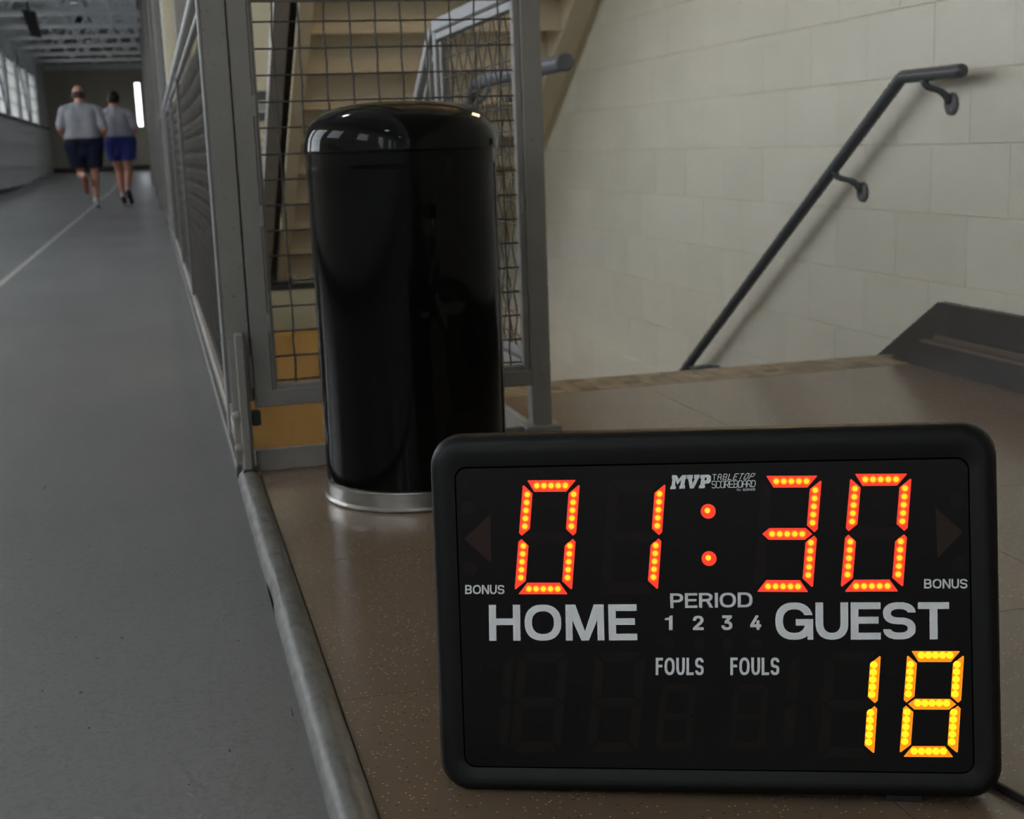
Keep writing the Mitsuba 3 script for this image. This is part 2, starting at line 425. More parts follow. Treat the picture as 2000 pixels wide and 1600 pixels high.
for i, e in enumerate(bays):
    w = numbered('window')
    w = f'window_{i + 1}'
    y0, y1 = e - width(e), e
    S_ = sill(e)
    labels[w] = {'kind': 'structure'}
    fr = [box(XL - 0.05, XL - 0.005, y0, y0 + 0.05, S_, HEAD), box(XL - 0.05, XL - 0.005, y1 - 0.05, y1, S_, HEAD),
          box(XL - 0.05, XL - 0.005, y0, y1, S_, S_ + 0.05), box(XL - 0.05, XL - 0.005, y0, y1, HEAD - 0.05, HEAD)]
    obj('frame', cat(fr), 'm_frame', w)
    for k in range(1, 4):
        yk = y0 + (y1 - y0) * k / 4
        obj('muntin', box(XL - 0.04, XL - 0.015, yk - 0.014, yk + 0.014, S_ + 0.05, HEAD - 0.05), 'm_frame', w)
    for k in range(1, 4):
        zk = S_ + (HEAD - S_) * k / 4
        obj('muntin', box(XL - 0.04, XL - 0.015, y0 + 0.05, y1 - 0.05, zk - 0.014, zk + 0.014), 'm_frame', w)
    q = trimesh.Trimesh([(XL - 0.03, y0 + 0.03, S_ + 0.03), (XL - 0.03, y1 - 0.03, S_ + 0.03), (XL - 0.03, y1 - 0.03, HEAD - 0.03), (XL - 0.03, y0 + 0.03, HEAD - 0.03)], [(0, 1, 2), (0, 2, 3)], process=False)
    obj('pane', q, 'm_glass', w)
    if i in (1, 3):
        obj('brace', bar((XL + 0.02, y0 + 0.25, HEAD + 0.35), (XL + 0.02, y1 + 0.05, SILL + 0.02), 0.05, 0.05), 'm_dark_rail', w, label='dark diagonal brace')

# end wall with a narrow window near its right end
wx0, wx1, wz0, wz1 = -0.37, -0.13, 1.84, 3.40
fw = struct('wall_far', cat([box(XL - 0.2, wx0, YF, YF + 0.25, -0.2, 5.2), box(wx1, 0.5, YF, YF + 0.25, -0.2, 5.2), box(wx0, wx1, YF, YF + 0.25, -0.2, wz0), box(wx0, wx1, YF, YF + 0.25, wz1, 5.2)]), 'm_farwall',
            label='dim block end wall of the running track')
obj('band', bbox(XL, 0.17, YF - 0.04, YF + 0.01, 3.86, 4.0, 0.004), 'm_truss', fw, label='pale beam across the end wall')
for z in np.arange(0.5, 3.8, 0.2032 * 2):
    obj('course', box(XL, wx0 - 0.05, YF - 0.006, YF + 0.01, z, z + 0.39), 'm_farwall', fw)
struct('baseboard_far', box(XL, 0.17, YF - 0.05, YF, 0.26, 0.46), 'm_darktrim')
labels['window_20'] = {'kind': 'structure'}
q = trimesh.Trimesh([(wx0, YF + 0.1, wz0), (wx1, YF + 0.1, wz0), (wx1, YF + 0.1, wz1), (wx0, YF + 0.1, wz1)], [(0, 1, 2), (0, 2, 3)], process=False)
obj('pane', q, 'm_glass', 'window_20')
for k in range(1, 6):
    zk = wz0 + (wz1 - wz0) * k / 6
    obj('muntin', box(wx0, wx1, YF + 0.08, YF + 0.12, zk - 0.006, zk + 0.006), 'm_frame', 'window_20')
obj('frame', cat([box(wx0, wx0 + 0.03, YF + 0.02, YF + 0.12, wz0, wz1), box(wx1 - 0.03, wx1, YF + 0.02, YF + 0.12, wz0, wz1)]), 'm_frame', 'window_20')
struct('baseboard_left', box(XL - 0.01, XL + 0.03, YR, YF - 1.2, -0.02, 0.10), 'm_darktrim')
# inner wall of the hall beyond the stairwell
struct('wall_inner', cat([box(0.17, 0.4, YB + 0.2, YF, -0.2, 5.1)]), 'm_greydark', label='grey inner wall of the running track past the stairs')

# roof trusses
for k in range(9):
    Y = 26.6 + 3.02 * k
    t = thing('roof_truss', f'pale steel roof truss over the track, {["nearest in view", "second in view", "third in view", "fourth in view", "fifth in view", "sixth in view", "third from the end wall", "second from the end wall", "closest to the end wall"][k]}', 'truss', 'roof trusses over the running track')
    obj('bottom_chord', bbox(XL, 0.2, Y - 0.07, Y + 0.07, 3.88, 3.98, 0.006), 'm_truss', t)
    obj('top_chord', bbox(XL, 0.2, Y - 0.07, Y + 0.07, 4.92, 5.02, 0.006), 'm_truss', t)
    n = 6
    for j in range(n):
        x0 = XL + 0.05 + (3.5 / n) * j
        x1 = x0 + 3.5 / n
        zz = (3.98, 4.92) if (j + k) % 2 else (4.92, 3.98)
        obj('web', bar((x0, Y, zz[0]), (x1, Y, zz[1]), 0.07, 0.06, up=(0, 1, 0)), 'm_truss', t)
for j, x in enumerate((-2.9, -2.2, -1.5, -0.8, -0.1)):
    t = thing('roof_purlin', f'long pale roof purlin above the trusses, {["nearest the windows", "second from the windows", "in the middle of the roof", "second from the fence", "nearest the fence"][j]}', 'purlin', 'roof purlins')
    obj('beam', box(x - 0.05, x + 0.05, 8, YF, 4.94, 5.06), 'm_truss', t)
hs = thing('hanging_speaker', 'dark loudspeaker hanging from the roof trusses near the windows', 'speaker')
sp = trimesh.convex.convex_hull(np.array([(-2.28, 29.9, 3.74), (-2.02, 29.9, 3.70), (-2.02, 30.2, 3.70), (-2.28, 30.2, 3.74), (-2.14, 29.75, 3.20), (-1.94, 29.75, 3.16), (-1.94, 30.1, 3.18), (-2.14, 30.1, 3.22)]))
obj('cabinet', sp, 'm_darktrim', hs)
obj('bracket', tube([(-2.15, 30.0, 3.65), (-2.18, 30.0, 4.1), (-2.2, 30.0, 4.95)], 0.03), 'm_dark_rail', hs)

# steel columns along the fence line
cols = [(10.25, 0.25, 0.35), (11.6, 0.115, 0.168), (15.0, 0.10, 0.168), (19.5, 0.07, 0.168), (26.5, 0.03, 0.168), (37.0, -0.02, 0.168)]
cn = ['in front of the cream stairwell wall', 'at the corner of the grey inner wall', 'second along the grey inner wall', 'third along the grey inner wall', 'fourth along the grey inner wall', 'last before the end wall']
for (Y, x0, x1), nme in zip(cols, cn):
    t = thing('steel_column', f'tall grey steel column standing behind the track fence, {nme}', 'column', 'steel columns behind the track fence')
    z0 = -3.4 if Y < YB else 0.0
    obj('flange', bbox(x0, x1, Y, Y + 0.016, z0, 5.05, 0.003), 'm_grey', t)
    obj('web', box((x0 + x1) / 2 - 0.008, (x0 + x1) / 2 + 0.008, Y + 0.014, Y + 0.145, z0, 5.05), 'm_grey', t)
    obj('flange', bbox(x0, x1, Y + 0.144, Y + 0.16, z0, 5.05, 0.003), 'm_grey', t)

# ------------------------------------------------------------------ wire mesh
def wires(origin, du, dv, nrm, lu, lv, pitch=0.0550, r=0.00185, amp=0.0028, off_u=0.03, off_v=0.03, bow=0.0, seed=0, sides=5, shear=0.0):
    """two lists of crimped wires filling lu x lv; du, dv, nrm unit vectors"""
    R = np.random.default_rng(seed)
    o, du, dv, nrm = (np.asarray(a, float) for a in (origin, du, dv, nrm))
    us, vs = np.arange(off_u, lu, pitch), np.arange(off_v, lv, pitch)

    def place(u, v, w):
        b = bow * np.sin(PI * np.clip(u / lu, 0, 1)) * np.sin(PI * np.clip(v / lv, 0, 1)) ** 0.5
        return o + np.outer(u, du) + np.outer(v, dv) + np.outer(w + b, nrm)

    ups, acr = [], []
    for i, u in enumerate(us):
        t = np.arange(0, lv + 1e-6, pitch / 4)
        w = amp * np.cos(PI * (t - off_v) / pitch + PI * i)
        du_ = np.cumsum(R.normal(0, 0.0004, len(t))); du_ -= np.linspace(du_[0], du_[-1], len(t))
        jog = 0.0016 * np.sin(PI * (t - off_v) / pitch + PI * i)
        ups.append(tube(place(u + du_ + jog * 0.5, t, w), r, sides, False))
    for j, v in enumerate(vs):
        t = np.arange(0, lu + 1e-6, pitch / 4)
        w = -amp * np.cos(PI * (t - off_u) / pitch + PI * j)
        acr.append(tube(place(t, v + 0 * t + R.normal(0, 0.0004), w), r, sides, False))
    return ups, acr


# ------------------------------------------------------------------ track fence
tf = thing('track_fence', 'long low grey wire mesh fence running away beside the track', 'fence')
FX = 0.142
post_y = [6.11, 8.05, 10.5, 13.2, 16.2, 19.2, 22.0]
# end post: broad flat bar, with a bracket plate, bolts and a pin
obj('end_post', bbox(0.1215, 0.1745, GY - 0.002, GY + 0.012, 0.16, 1.12, 0.002), 'm_grey', tf)
obj('end_flange', bbox(0.1170, 0.1225, GY - 0.004, GY + 0.05, 0.09, 1.12, 0.0015), 'm_grey_rail', tf)
for i, Y in enumerate(post_y):
    sx = -0.0 * i
    obj('post', bbox(FX - 0.014, FX + 0.005, Y - 0.02, Y + 0.02, 0.02, 1.05, 0.003), 'm_greydark', tf)
obj('top_rail', cat([bbox(FX - 0.018, FX + 0.020, GY + 0.014, 22.0, 1.062, 1.088, 0.004)]), 'm_grey_rail', tf, label='pale top rail')
obj('upper_rail', cat([bbox(FX - 0.008, FX + 0.012, GY + 0.014, 22.0, 1.018, 1.034, 0.003)]), 'm_grey_rail', tf)
obj('bottom_rail', cat([bbox(FX - 0.012, FX + 0.016, GY + 0.05, 22.0, 0.060, 0.092, 0.003)]), 'm_grey', tf)
obj('floor_channel', cat([bbox(0.128, 0.168, GY + 0.04, 22.0, -0.02, 0.010, 0.003)]), 'm_curb', tf)
ends = [GY + 0.03] + [p for p in post_y]
for i in range(len(ends) - 1):
    y0, y1 = ends[i] + 0.015, ends[i + 1] - 0.015
    if i > 3:
        u, a = wires((FX + 0.003, y0, 0.09), (0, 1, 0), (0, 0, 1), (1, 0, 0), y1 - y0, 0.905, bow=0.008, seed=40 + i, sides=3)
    else:
        u, a = wires((FX + 0.003, y0, 0.09), (0, 1, 0), (0, 0, 1), (1, 0, 0), y1 - y0, 0.905, bow=0.016, seed=40 + i, sides=4)
    obj('wire_mesh', cat(u + a), 'm_wire', tf, kind='stuff', smooth=True)

obj('gap_backing', box(0.168, 0.186, GY + 0.013, GY + 0.019, 0.16, 1.10), 'm_black', tf)  # black strip added behind the post gap so it reads dark

# latch hardware at the foot of the end post
lh = thing('latch_bracket', 'upright grey steel latch bar bolted to the foot of the fence end post', 'bracket')
obj('bar', bbox(0.142, 0.160, GY - 0.045, GY - 0.006, 0.012, 0.315, 0.002), 'm_grey', lh)
obj('bar', bbox(0.158, 0.1665, GY - 0.030, GY - 0.004, 0.012, 0.30, 0.002), 'm_grey', lh)
obj('plate', bbox(0.128, 0.146, GY - 0.012, GY - 0.004, 0.03, 0.30, 0.0015), 'm_grey', lh)
for z in (0.135, 0.062):
    b = lathe([(0.0, 0.0), (0.010, 0.0), (0.012, 0.004), (0.010, 0.012), (0.006, 0.016), (0.0, 0.017)], 14)
    b.apply_transform(trimesh.transformations.rotation_matrix(-PI / 2, [0, 1, 0]))
    b.apply_translation([0.142, GY - 0.028, z])
    obj('bolt', b, 'm_grey', lh, smooth=50)
obj('clamp', bbox(0.1665, 0.186, GY - 0.028, GY - 0.006, 0.110, 0.142, 0.003), 'm_black', lh, label='black rubber clamp')
obj('hinge_tab', bbox(0.1665, 0.1770, GY - 0.012, GY - 0.003, 0.19, 0.262, 0.002), 'm_grey', lh)
obj('foot', bbox(0.139, 0.170, GY - 0.050, GY - 0.002, 0.009, 0.018, 0.002), 'm_black', lh)

# ------------------------------------------------------------------ front guard panel (in the plane of GY)
fg = thing('guard_panel', 'tall grey framed wire mesh guard panel standing across the stairwell behind the trash can', 'guard panel')
ZB, ZT = 0.145, 1.06
obj('stile', bbox(0.1775, 0.2185, GY, GY + 0.012, ZB, ZT, 0.002), 'm_grey', fg)
obj('stile_lip', bbox(0.2165, 0.2300, GY + 0.010, GY + 0.032, ZB + 0.03, ZT, 0.002), 'm_grey', fg)
obj('inner_strip', bbox(0.2195, 0.2235, GY + 0.002, GY + 0.012, ZB + 0.03, ZT, 0.001), 'm_grey', fg)
obj('bottom_rail', bbox(0.1775, 0.8500, GY - 0.001, GY + 0.012, ZB, ZB + 0.036, 0.002), 'm_grey', fg)
obj('bottom_lip', bbox(0.2230, 0.7960, GY + 0.010, GY + 0.036, ZB + 0.030, ZB + 0.046, 0.002), 'm_grey', fg)
obj('top_rail', bbox(0.1775, 0.8500, GY - 0.001, GY + 0.012, 1.012, ZT, 0.002), 'm_grey', fg)
obj('top_lip', bbox(0.2230, 0.7960, GY + 0.010, GY + 0.036, 1.004, 1.016, 0.002), 'm_grey', fg)
obj('post', cat([bbox(0.8070, 0.8530, GY - 0.004, GY + 0.040, 0.045, 1.12, 0.003)]), 'm_grey', fg)
obj('stile_lip', bbox(0.7930, 0.8080, GY + 0.004, GY + 0.034, ZB + 0.03, ZT, 0.002), 'm_grey', fg)
obj('post_foot', bbox(0.785, 0.873, GY - 0.020, GY + 0.044, 0.0, 0.052, 0.004), 'm_grey', fg)
for z in (0.33, 0.56, 0.79):
    for x in (0.2205, 0.8015):
        obj('clip', bbox(x - 0.004, x + 0.004, GY - 0.001, GY + 0.006, z - 0.022, z + 0.022, 0.001), 'm_grey', fg)
obj('toe_plate', bbox(0.1690, 0.8100, GY + 0.000, GY + 0.010, 0.0, 0.050, 0.002), 'm_grey', fg)
u, a = wires((0.2160, GY + 0.028, ZB + 0.036), (1, 0, 0), (0, 0, 1), (0, 1, 0), 0.590, 0.835, pitch=0.0548, r=0.0021, off_u=0.0565, off_v=0.0155, seed=5, sides=6)
for m in u + a:
    obj('wire', m, 'm_wire', fg, smooth=True)

# side guard panel beside the top of the stairs, and the sloping one after it
SX = 0.842
sgp = thing('guard_panel', 'level wire mesh guard panel with pale top rail, beside the top of the stairs', 'guard panel')
y0, y1 = GY + 0.045, 3.985
obj('top_rail', bbox(SX - 0.022, SX + 0.022, y0, y1, 1.018, 1.056, 0.005), 'm_grey_rail', sgp)
obj('upper_frame', bbox(SX - 0.018, SX + 0.006, y0, y1 - 0.03, 0.996, 1.016, 0.002), 'm_grey_rail', sgp)
obj('end_post', bbox(SX - 0.02, SX + 0.02, y1 - 0.035, y1, -0.02, 1.022, 0.003), 'm_grey_rail', sgp)
obj('end_frame', bbox(SX - 0.012, SX + 0.010, y1 - 0.075, y1 - 0.052, 0.16, 0.99, 0.002), 'm_grey', sgp)
obj('bottom_frame', bbox(SX - 0.016, SX + 0.012, y0, y1 - 0.04, 0.150, 0.178, 0.002), 'm_grey_rail', sgp)
obj('bottom_rail', bbox(SX - 0.012, SX + 0.006, y0, y1 - 0.04, 0.186, 0.205, 0.002), 'm_grey_rail', sgp)
obj('toe_plate', bbox(SX - 0.01, SX + 0.004, y0 + 0.008, 3.80, -0.10, 0.028, 0.002), 'm_grey', sgp)
u, a = wires((SX - 0.004, y0, 0.20), (0, 1, 0), (0, 0, 1), (1, 0, 0), y1 - y0 - 0.06, 0.800, pitch=0.0548, r=0.0019, amp=0.0036, seed=9, sides=5)
for m in u + a:
    obj('wire', m, 'm_wire', sgp, smooth=True)

MS = 0.652
sl = thing('guard_panel', 'sloping wire mesh guard panel descending with the stairs, behind the trash can', 'guard panel')
q0, q1 = V(SX, 4.02, 1.03), V(SX, 7.2, 1.03 - MS * 3.18)
up_s = V(0, MS, 1) / math.hypot(1, MS)
obj('top_rail', bar(q0, q1, 0.044, 0.034, up_s, 0.004), 'm_grey_rail', sl)
obj('bottom_rail', bar(q0 - V(0, 0, 0.84), q1 - V(0, 0, 0.84), 0.03, 0.03, up_s, 0.003), 'm_grey', sl)
obj('upper_frame', bar(q0 - V(0, 0, 0.06), q1 - V(0, 0, 0.06), 0.016, 0.018, up_s, 0.002), 'm_grey', sl)
for t in (0.02, 0.5, 0.98):
    c = q0 + (q1 - q0) * t
    obj('post', bbox(SX - 0.018, SX + 0.018, c[1] - 0.018, c[1] + 0.018, c[2] - 1.0, c[2] - 0.01, 0.003), 'm_grey', sl)
sh = []
for k in range(int(3.1 / 0.055)):
    yy = q0[1] + 0.04 + 0.055 * k
    zt = q0[2] - 0.07 - MS * (yy - q0[1])
    tt = np.arange(0, 0.76, 0.0275)
    sh.append(tube(np.c_[SX + 0.003 * np.cos(PI * tt / 0.055 + PI * k), np.full(len(tt), yy), zt - 0.76 + tt], 0.0018, 4, False))
for k in range(14):
    p0 = q0 - V(0, 0, 0.10 + 0.055 * k)
    sh.append(tube([p0, p0 + (q1 - q0) * 0.5, p0 + (q1 - q0)], 0.0018, 4, False))
obj('wire_mesh', cat(sh), 'm_wire', sl, kind='stuff')

# pipe handrail on the side guard
pr = thing('pipe_handrail', 'stout grey pipe handrail with a round end cap beside the mesh guard panel', 'handrail')
PX = 0.935
pts = [(PX, 3.045, 0.873), (PX, 3.4, 0.874), (PX, 3.80, 0.875), (PX, 3.90, 0.868), (PX, 3.98, 0.838), (PX, 4.6, 0.838 - MS * 0.62), (PX, 5.6, 0.838 - MS * 1.62), (PX, 6.9, 0.838 - MS * 2.92)]
obj('pipe', tube(pts, 0.0205, 20, False), 'm_pipe', pr, smooth=40)
cap = lathe([(0.0, 0.004), (0.017, 0.004), (0.0215, 0.0), (0.0215, -0.006), (0.0205, -0.012)], 28)
cap.apply_transform(trimesh.transformations.rotation_matrix(PI / 2, [1, 0, 0]))
cap.apply_translation([PX, 3.042, 0.873])
obj('end_cap', cap, 'm_pipe', pr, smooth=40)
for Y in (3.25, 3.78):
    obj('bracket', tube([(PX, Y, 0.855), (PX - 0.01, Y, 0.825), (PX - 0.05, Y, 0.80), (SX + 0.004, Y, 0.80)], 0.007, 8), 'm_pipe', pr, smooth=True)

# ------------------------------------------------------------------ wall handrail
wh = thing('wall_handrail', 'dark grey pipe handrail mounted on the cream block wall beside the stairs', 'handrail')
HX = 2.160
hp = [(HX, 3.350, 0.847), (HX, 3.50, 0.847), (HX, 3.650, 0.847), (HX, 3.664, 0.841), (HX, 4.4, 0.360), (HX, 5.35, -0.265), (HX, 6.6, -1.09)]
obj('rail', tube(hp, 0.0195, 20, False), 'm_dark_rail', wh, smooth=50)
cap = lathe([(0.0195, 0.0), (0.0185, 0.006), (0.014, 0.012), (0.007, 0.0155), (0.0, 0.0165)], 20)
cap.apply_transform(trimesh.transformations.rotation_matrix(PI / 2, [1, 0, 0]))
cap.apply_translation([HX, 3.351, 0.847])
obj('end_cap', cap, 'm_dark_rail', wh, smooth=50)


def bracket(Y, z, yw, zw):
    P = [V(HX, Y, z - 0.012), V(HX + 0.002, Y - 0.004, z - 0.056), V(WX - 0.040, yw + 0.002, zw + 0.064), V(WX - 0.010, yw, zw + 0.004)]
    t = np.linspace(0, 1, 14)[:, None]
    curve = (1 - t) ** 3 * P[0] + 3 * t * (1 - t) ** 2 * P[1] + 3 * t * t * (1 - t) * P[2] + t ** 3 * P[3]
    b = obj('bracket', tube(curve, np.interp(t[:, 0], [0, 0.15, 0.6, 1], [0.013, 0.0105, 0.0085, 0.0115]), 12), 'm_dark_rail', wh, smooth=True)
    d = lathe([(0.0, 0.010), (0.006, 0.010), (0.009, 0.007), (0.024, 0.006), (0.0315, 0.003), (0.0325, -0.001), (0.0325, -0.005)], 28)
    d.apply_transform(trimesh.transformations.rotation_matrix(-PI / 2, [0, 1, 0]))
    d.apply_translation([WX - 0.005, yw, zw])
    k = b + '__rosette'
    scene[k] = ply(d, 'm_greydark', smooth=35)
    s = lathe([(0, 0.004), (0.005, 0.003), (0.006, 0)], 10)
    s.apply_transform(trimesh.transformations.rotation_matrix(-PI / 2, [0, 1, 0]))
    s.apply_translation([WX - 0.011, yw - 0.012, zw - 0.016])
    scene[b + '__screw'] = ply(s, 'm_pipe')


bracket(3.535, 0.847, 3.510, 0.762)
bracket(4.06, 0.583, 4.010, 0.500)
bracket(5.32, -0.245, 5.20, -0.280)

# skirting stringer at the foot of the block wall
sk = struct('baseboard_right', prism([(-2.0, 0.0), (3.80, 0.0), (4.02, -0.16), (4.1, -0.16), (3.515, 0.192), (-2.0, 0.192)], WX - 0.030, WX - 0.001), 'm_skirt', label='dark steel stringer plate along the foot of the block wall')
obj('ledge', prism([(-2.0, 0.0), (3.70, 0.0), (3.56, 0.074), (-2.0, 0.074)], WX - 0.072, WX - 0.030), 'm_skirt', sk)
obj('ledge_top', cat([prism([(-2.0, 0.074), (3.55, 0.074), (3.53, 0.083), (-2.0, 0.083)], WX - 0.070, WX - 0.055), prism([(-2.0, 0.074), (3.52, 0.074), (3.50, 0.098), (-2.0, 0.098)], WX - 0.045, WX - 0.029), box(WX - 0.056, WX - 0.044, -2.0, 3.50, 0.06, 0.079)]), 'm_skirt_top', sk, label='paler brownish top of the ledge')  # top strips in a paler, browner tone than the plate

# ------------------------------------------------------------------ the upper stair flight (seen from below)
SA = V(0, 6.5993, 1.3817)          # on the soffit plane
sm = 0.6478
zs = lambda y: SA[2] - sm * (y - SA[1])
sf = thing('stair_flight', 'tan painted steel stair flight rising towards the viewer, seen from behind and below', 'staircase')
def stringer(x0, x1, web_x):
    y0, y1 = 3.6, 8.95
    fl = trimesh.convex.convex_hull(np.array([(x, y, zs(y) + dz) for x in (x0, x1) for y in (y0, y1) for dz in (0, 0.012)]))
    wbm = trimesh.convex.convex_hull(np.array([(x, y, zs(y) + dz) for x in (web_x, web_x + 0.010) for y in (y0, y1) for dz in (0.0, 0.33)]))
    return cat([fl, wbm])
obj('stringer', stringer(0.737, 0.803, 0.793), 'm_stair', sf)
obj('stringer', stringer(2.085, 2.195, 2.085), 'm_stair', sf)
zl = [1.3302, 1.1630, 0.9950, 0.8386, 0.6529, 0.4874, 0.3125, 0.1418, -0.030]
rise, run = 0.1715, 0.2647
for k in range(-8, 9):
    yk = 8.96 - run * (8 - k)
    zk = -0.150 + rise * (8 - k)
    if zk > 3.3: continue
    dz = 0.05
    obj('riser', cat([bbox(0.803, 2.085, yk - 0.004, yk + 0.004, zk + dz - 0.012, zk + rise + dz + 0.034, 0.001), bbox(0.803, 2.085, yk - 0.022, yk + 0.004, zk + dz - 0.016, zk + dz - 0.002, 0.003)]), 'm_stair', sf)
    obj('tread', box(0.803, 2.085, yk - run, yk, zk + rise + dz + 0.030, zk + rise + dz + 0.05), 'm_stair', sf)
# dark steel guard of the flight, left of it
gd = thing('flight_guard', 'dark sloping steel guard and handrail on the left side of the tan stair flight', 'stair guard')
obj('plate', trimesh.convex.convex_hull(np.array([(x, y, zs(y) + dz) for x in (0.698, 0.730) for y in (4.0, 8.9) for dz in (0.02, 0.30)])), 'm_darktrim', gd)
obj('channel', trimesh.convex.convex_hull(np.array([(x, y, zs(y) + dz) for x in (0.615, 0.690) for y in (4.0, 8.95) for dz in (-0.01, 0.10)])), 'm_grey', gd)
# guard on the landing
lg = thing('landing_guard', 'dark rails and pale wire mesh of the guard on the far stair landing', 'guard panel')
for z0, z1 in ((1.03, 1.09), (0.90, 0.955)):
    obj('rail', bbox(0.19, 0.84, 9.0, 9.03, z0, z1, 0.003), 'm_dark_rail', lg)
obj('rail', bbox(0.19, 0.84, 9.0, 9.03, 0.965, 1.02, 0.003), 'm_grey_rail', lg)
obj('toe_plate', bbox(0.19, 0.84, 9.0, 9.02, -0.15, 0.20, 0.003), 'm_dark_rail', lg)
obj('post', bbox(0.80, 0.84, 8.98, 9.03, -0.15, 1.09, 0.003), 'm_dark_rail', lg)
u, a = wires((0.20, 9.01, 0.20), (1, 0, 0), (0, 0, 1), (0, 1, 0), 0.60, 0.70, pitch=0.055, r=0.002, seed=31, sides=3)
obj('wire_mesh', cat(u + a), 'm_wire', lg, kind='stuff')

# ------------------------------------------------------------------ trash can
tc = thing('trash_can', 'tall glossy black round trash can with a domed lid and dented side', 'trash can')
CX, CY, CR = 0.480, 2.672, 0.1855
toc = math.atan2(-CY, -CX)            # towards the viewer's side
na, nz = 240, 150
za = np.concatenate([[0.040], np.linspace(0.045, 0.688, nz)])
bv, bf = [], []
ck_z = [0.02, 0.15, 0.29, 0.42, 0.55, 0.58, 0.69]
ck_a = [0.36, 0.37, 0.40, 0.27, 0.31, 0.34, 0.48]
for z in za:
    ac = np.interp(z, ck_z, ck_a) + 0.02 * math.sin(z * 40)
    for k in range(na):
        th = 2 * PI * k / na
        d = (th - toc + PI) % (2 * PI) - PI         # + = right as seen
        r = CR
        side = d - ac
        env = 0.6 + 0.4 * math.sin(z * 23 + 1.0)
        fall = math.exp(-(side / 0.34) ** 2)
        r -= 0.0035 * env * fall * (1 - 0.0) * (0.5 - 0.5 * math.tanh(-side / 0.03)) * (1 if z < 0.67 else max(0, (0.688 - z) / 0.018))
        r += 0.0026 * math.exp(-(side / 0.035) ** 2) * (1 if z < 0.67 else 0)
        for (za_, aa, dep, sz, sa) in ((0.405, 0.47, 0.004, 0.018, 0.11), (0.56, 0.26, 0.0035, 0.016, 0.045), (0.39, 0.16, 0.0018, 0.010, 0.05), (0.30, 0.46, 0.0016, 0.05, 0.05), (0.66, 0.36, 0.0015, 0.010, 0.03)):
            r -= dep * math.exp(-((z - za_) / sz) ** 2 - ((d - aa) / sa) ** 2)
        r += 0.0007 * math.sin(3 * d + 9 * z) * (1 if z < 0.66 else 0)
        bv.append((CX + r * math.cos(th), CY + r * math.sin(th), z))
for i in range(len(za) - 1):
    for k in range(na):
        a, b = i * na + k, i * na + (k + 1) % na
        bf += [(a, b, b + na), (a, b + na, a + na)]
obj('body', trimesh.Trimesh(bv, bf, process=False), 'm_can', tc, smooth=True, label='dented glossy black metal body')
obj('base_ring', lathe([(0.150, 0.0), (0.189, 0.0), (0.1925, 0.002), (0.1930, 0.0045), (0.1905, 0.007), (0.1885, 0.009), (0.1885, 0.034), (0.1900, 0.0365), (0.1895, 0.0395), (0.186, 0.041), (0.182, 0.041)], 120, (CX, CY, 0)), 'm_chrome', tc, smooth=35, label='chrome base ring')
lp = [(0.180, 0.686), (0.1915, 0.686), (0.1925, 0.689), (0.1920, 0.693)]
for t in np.linspace(0, 1, 22)[1:]:
    a = t * PI / 2
    lp.append((0.1915 * math.cos(a) ** 0.62, 0.693 + 0.089 * math.sin(a) ** 0.80))
lp[-1] = (0.0, 0.782)
obj('lid', lathe(lp, 120, (CX, CY, 0)), 'm_lid', tc, smooth=40, label='domed glossy black lid')
a = toc + 1.30
sm_ = bbox(-0.004, 0.004, -0.0012, 0.0015, 0.05, 0.66, 0.0008)
sm_.apply_transform(trimesh.transformations.rotation_matrix(a + PI / 2, [0, 0, 1]))
sm_.apply_translation([CX + (CR + 0.0005) * math.cos(a), CY + (CR + 0.0005) * math.sin(a), 0])
obj('seam', sm_, 'm_can', tc)

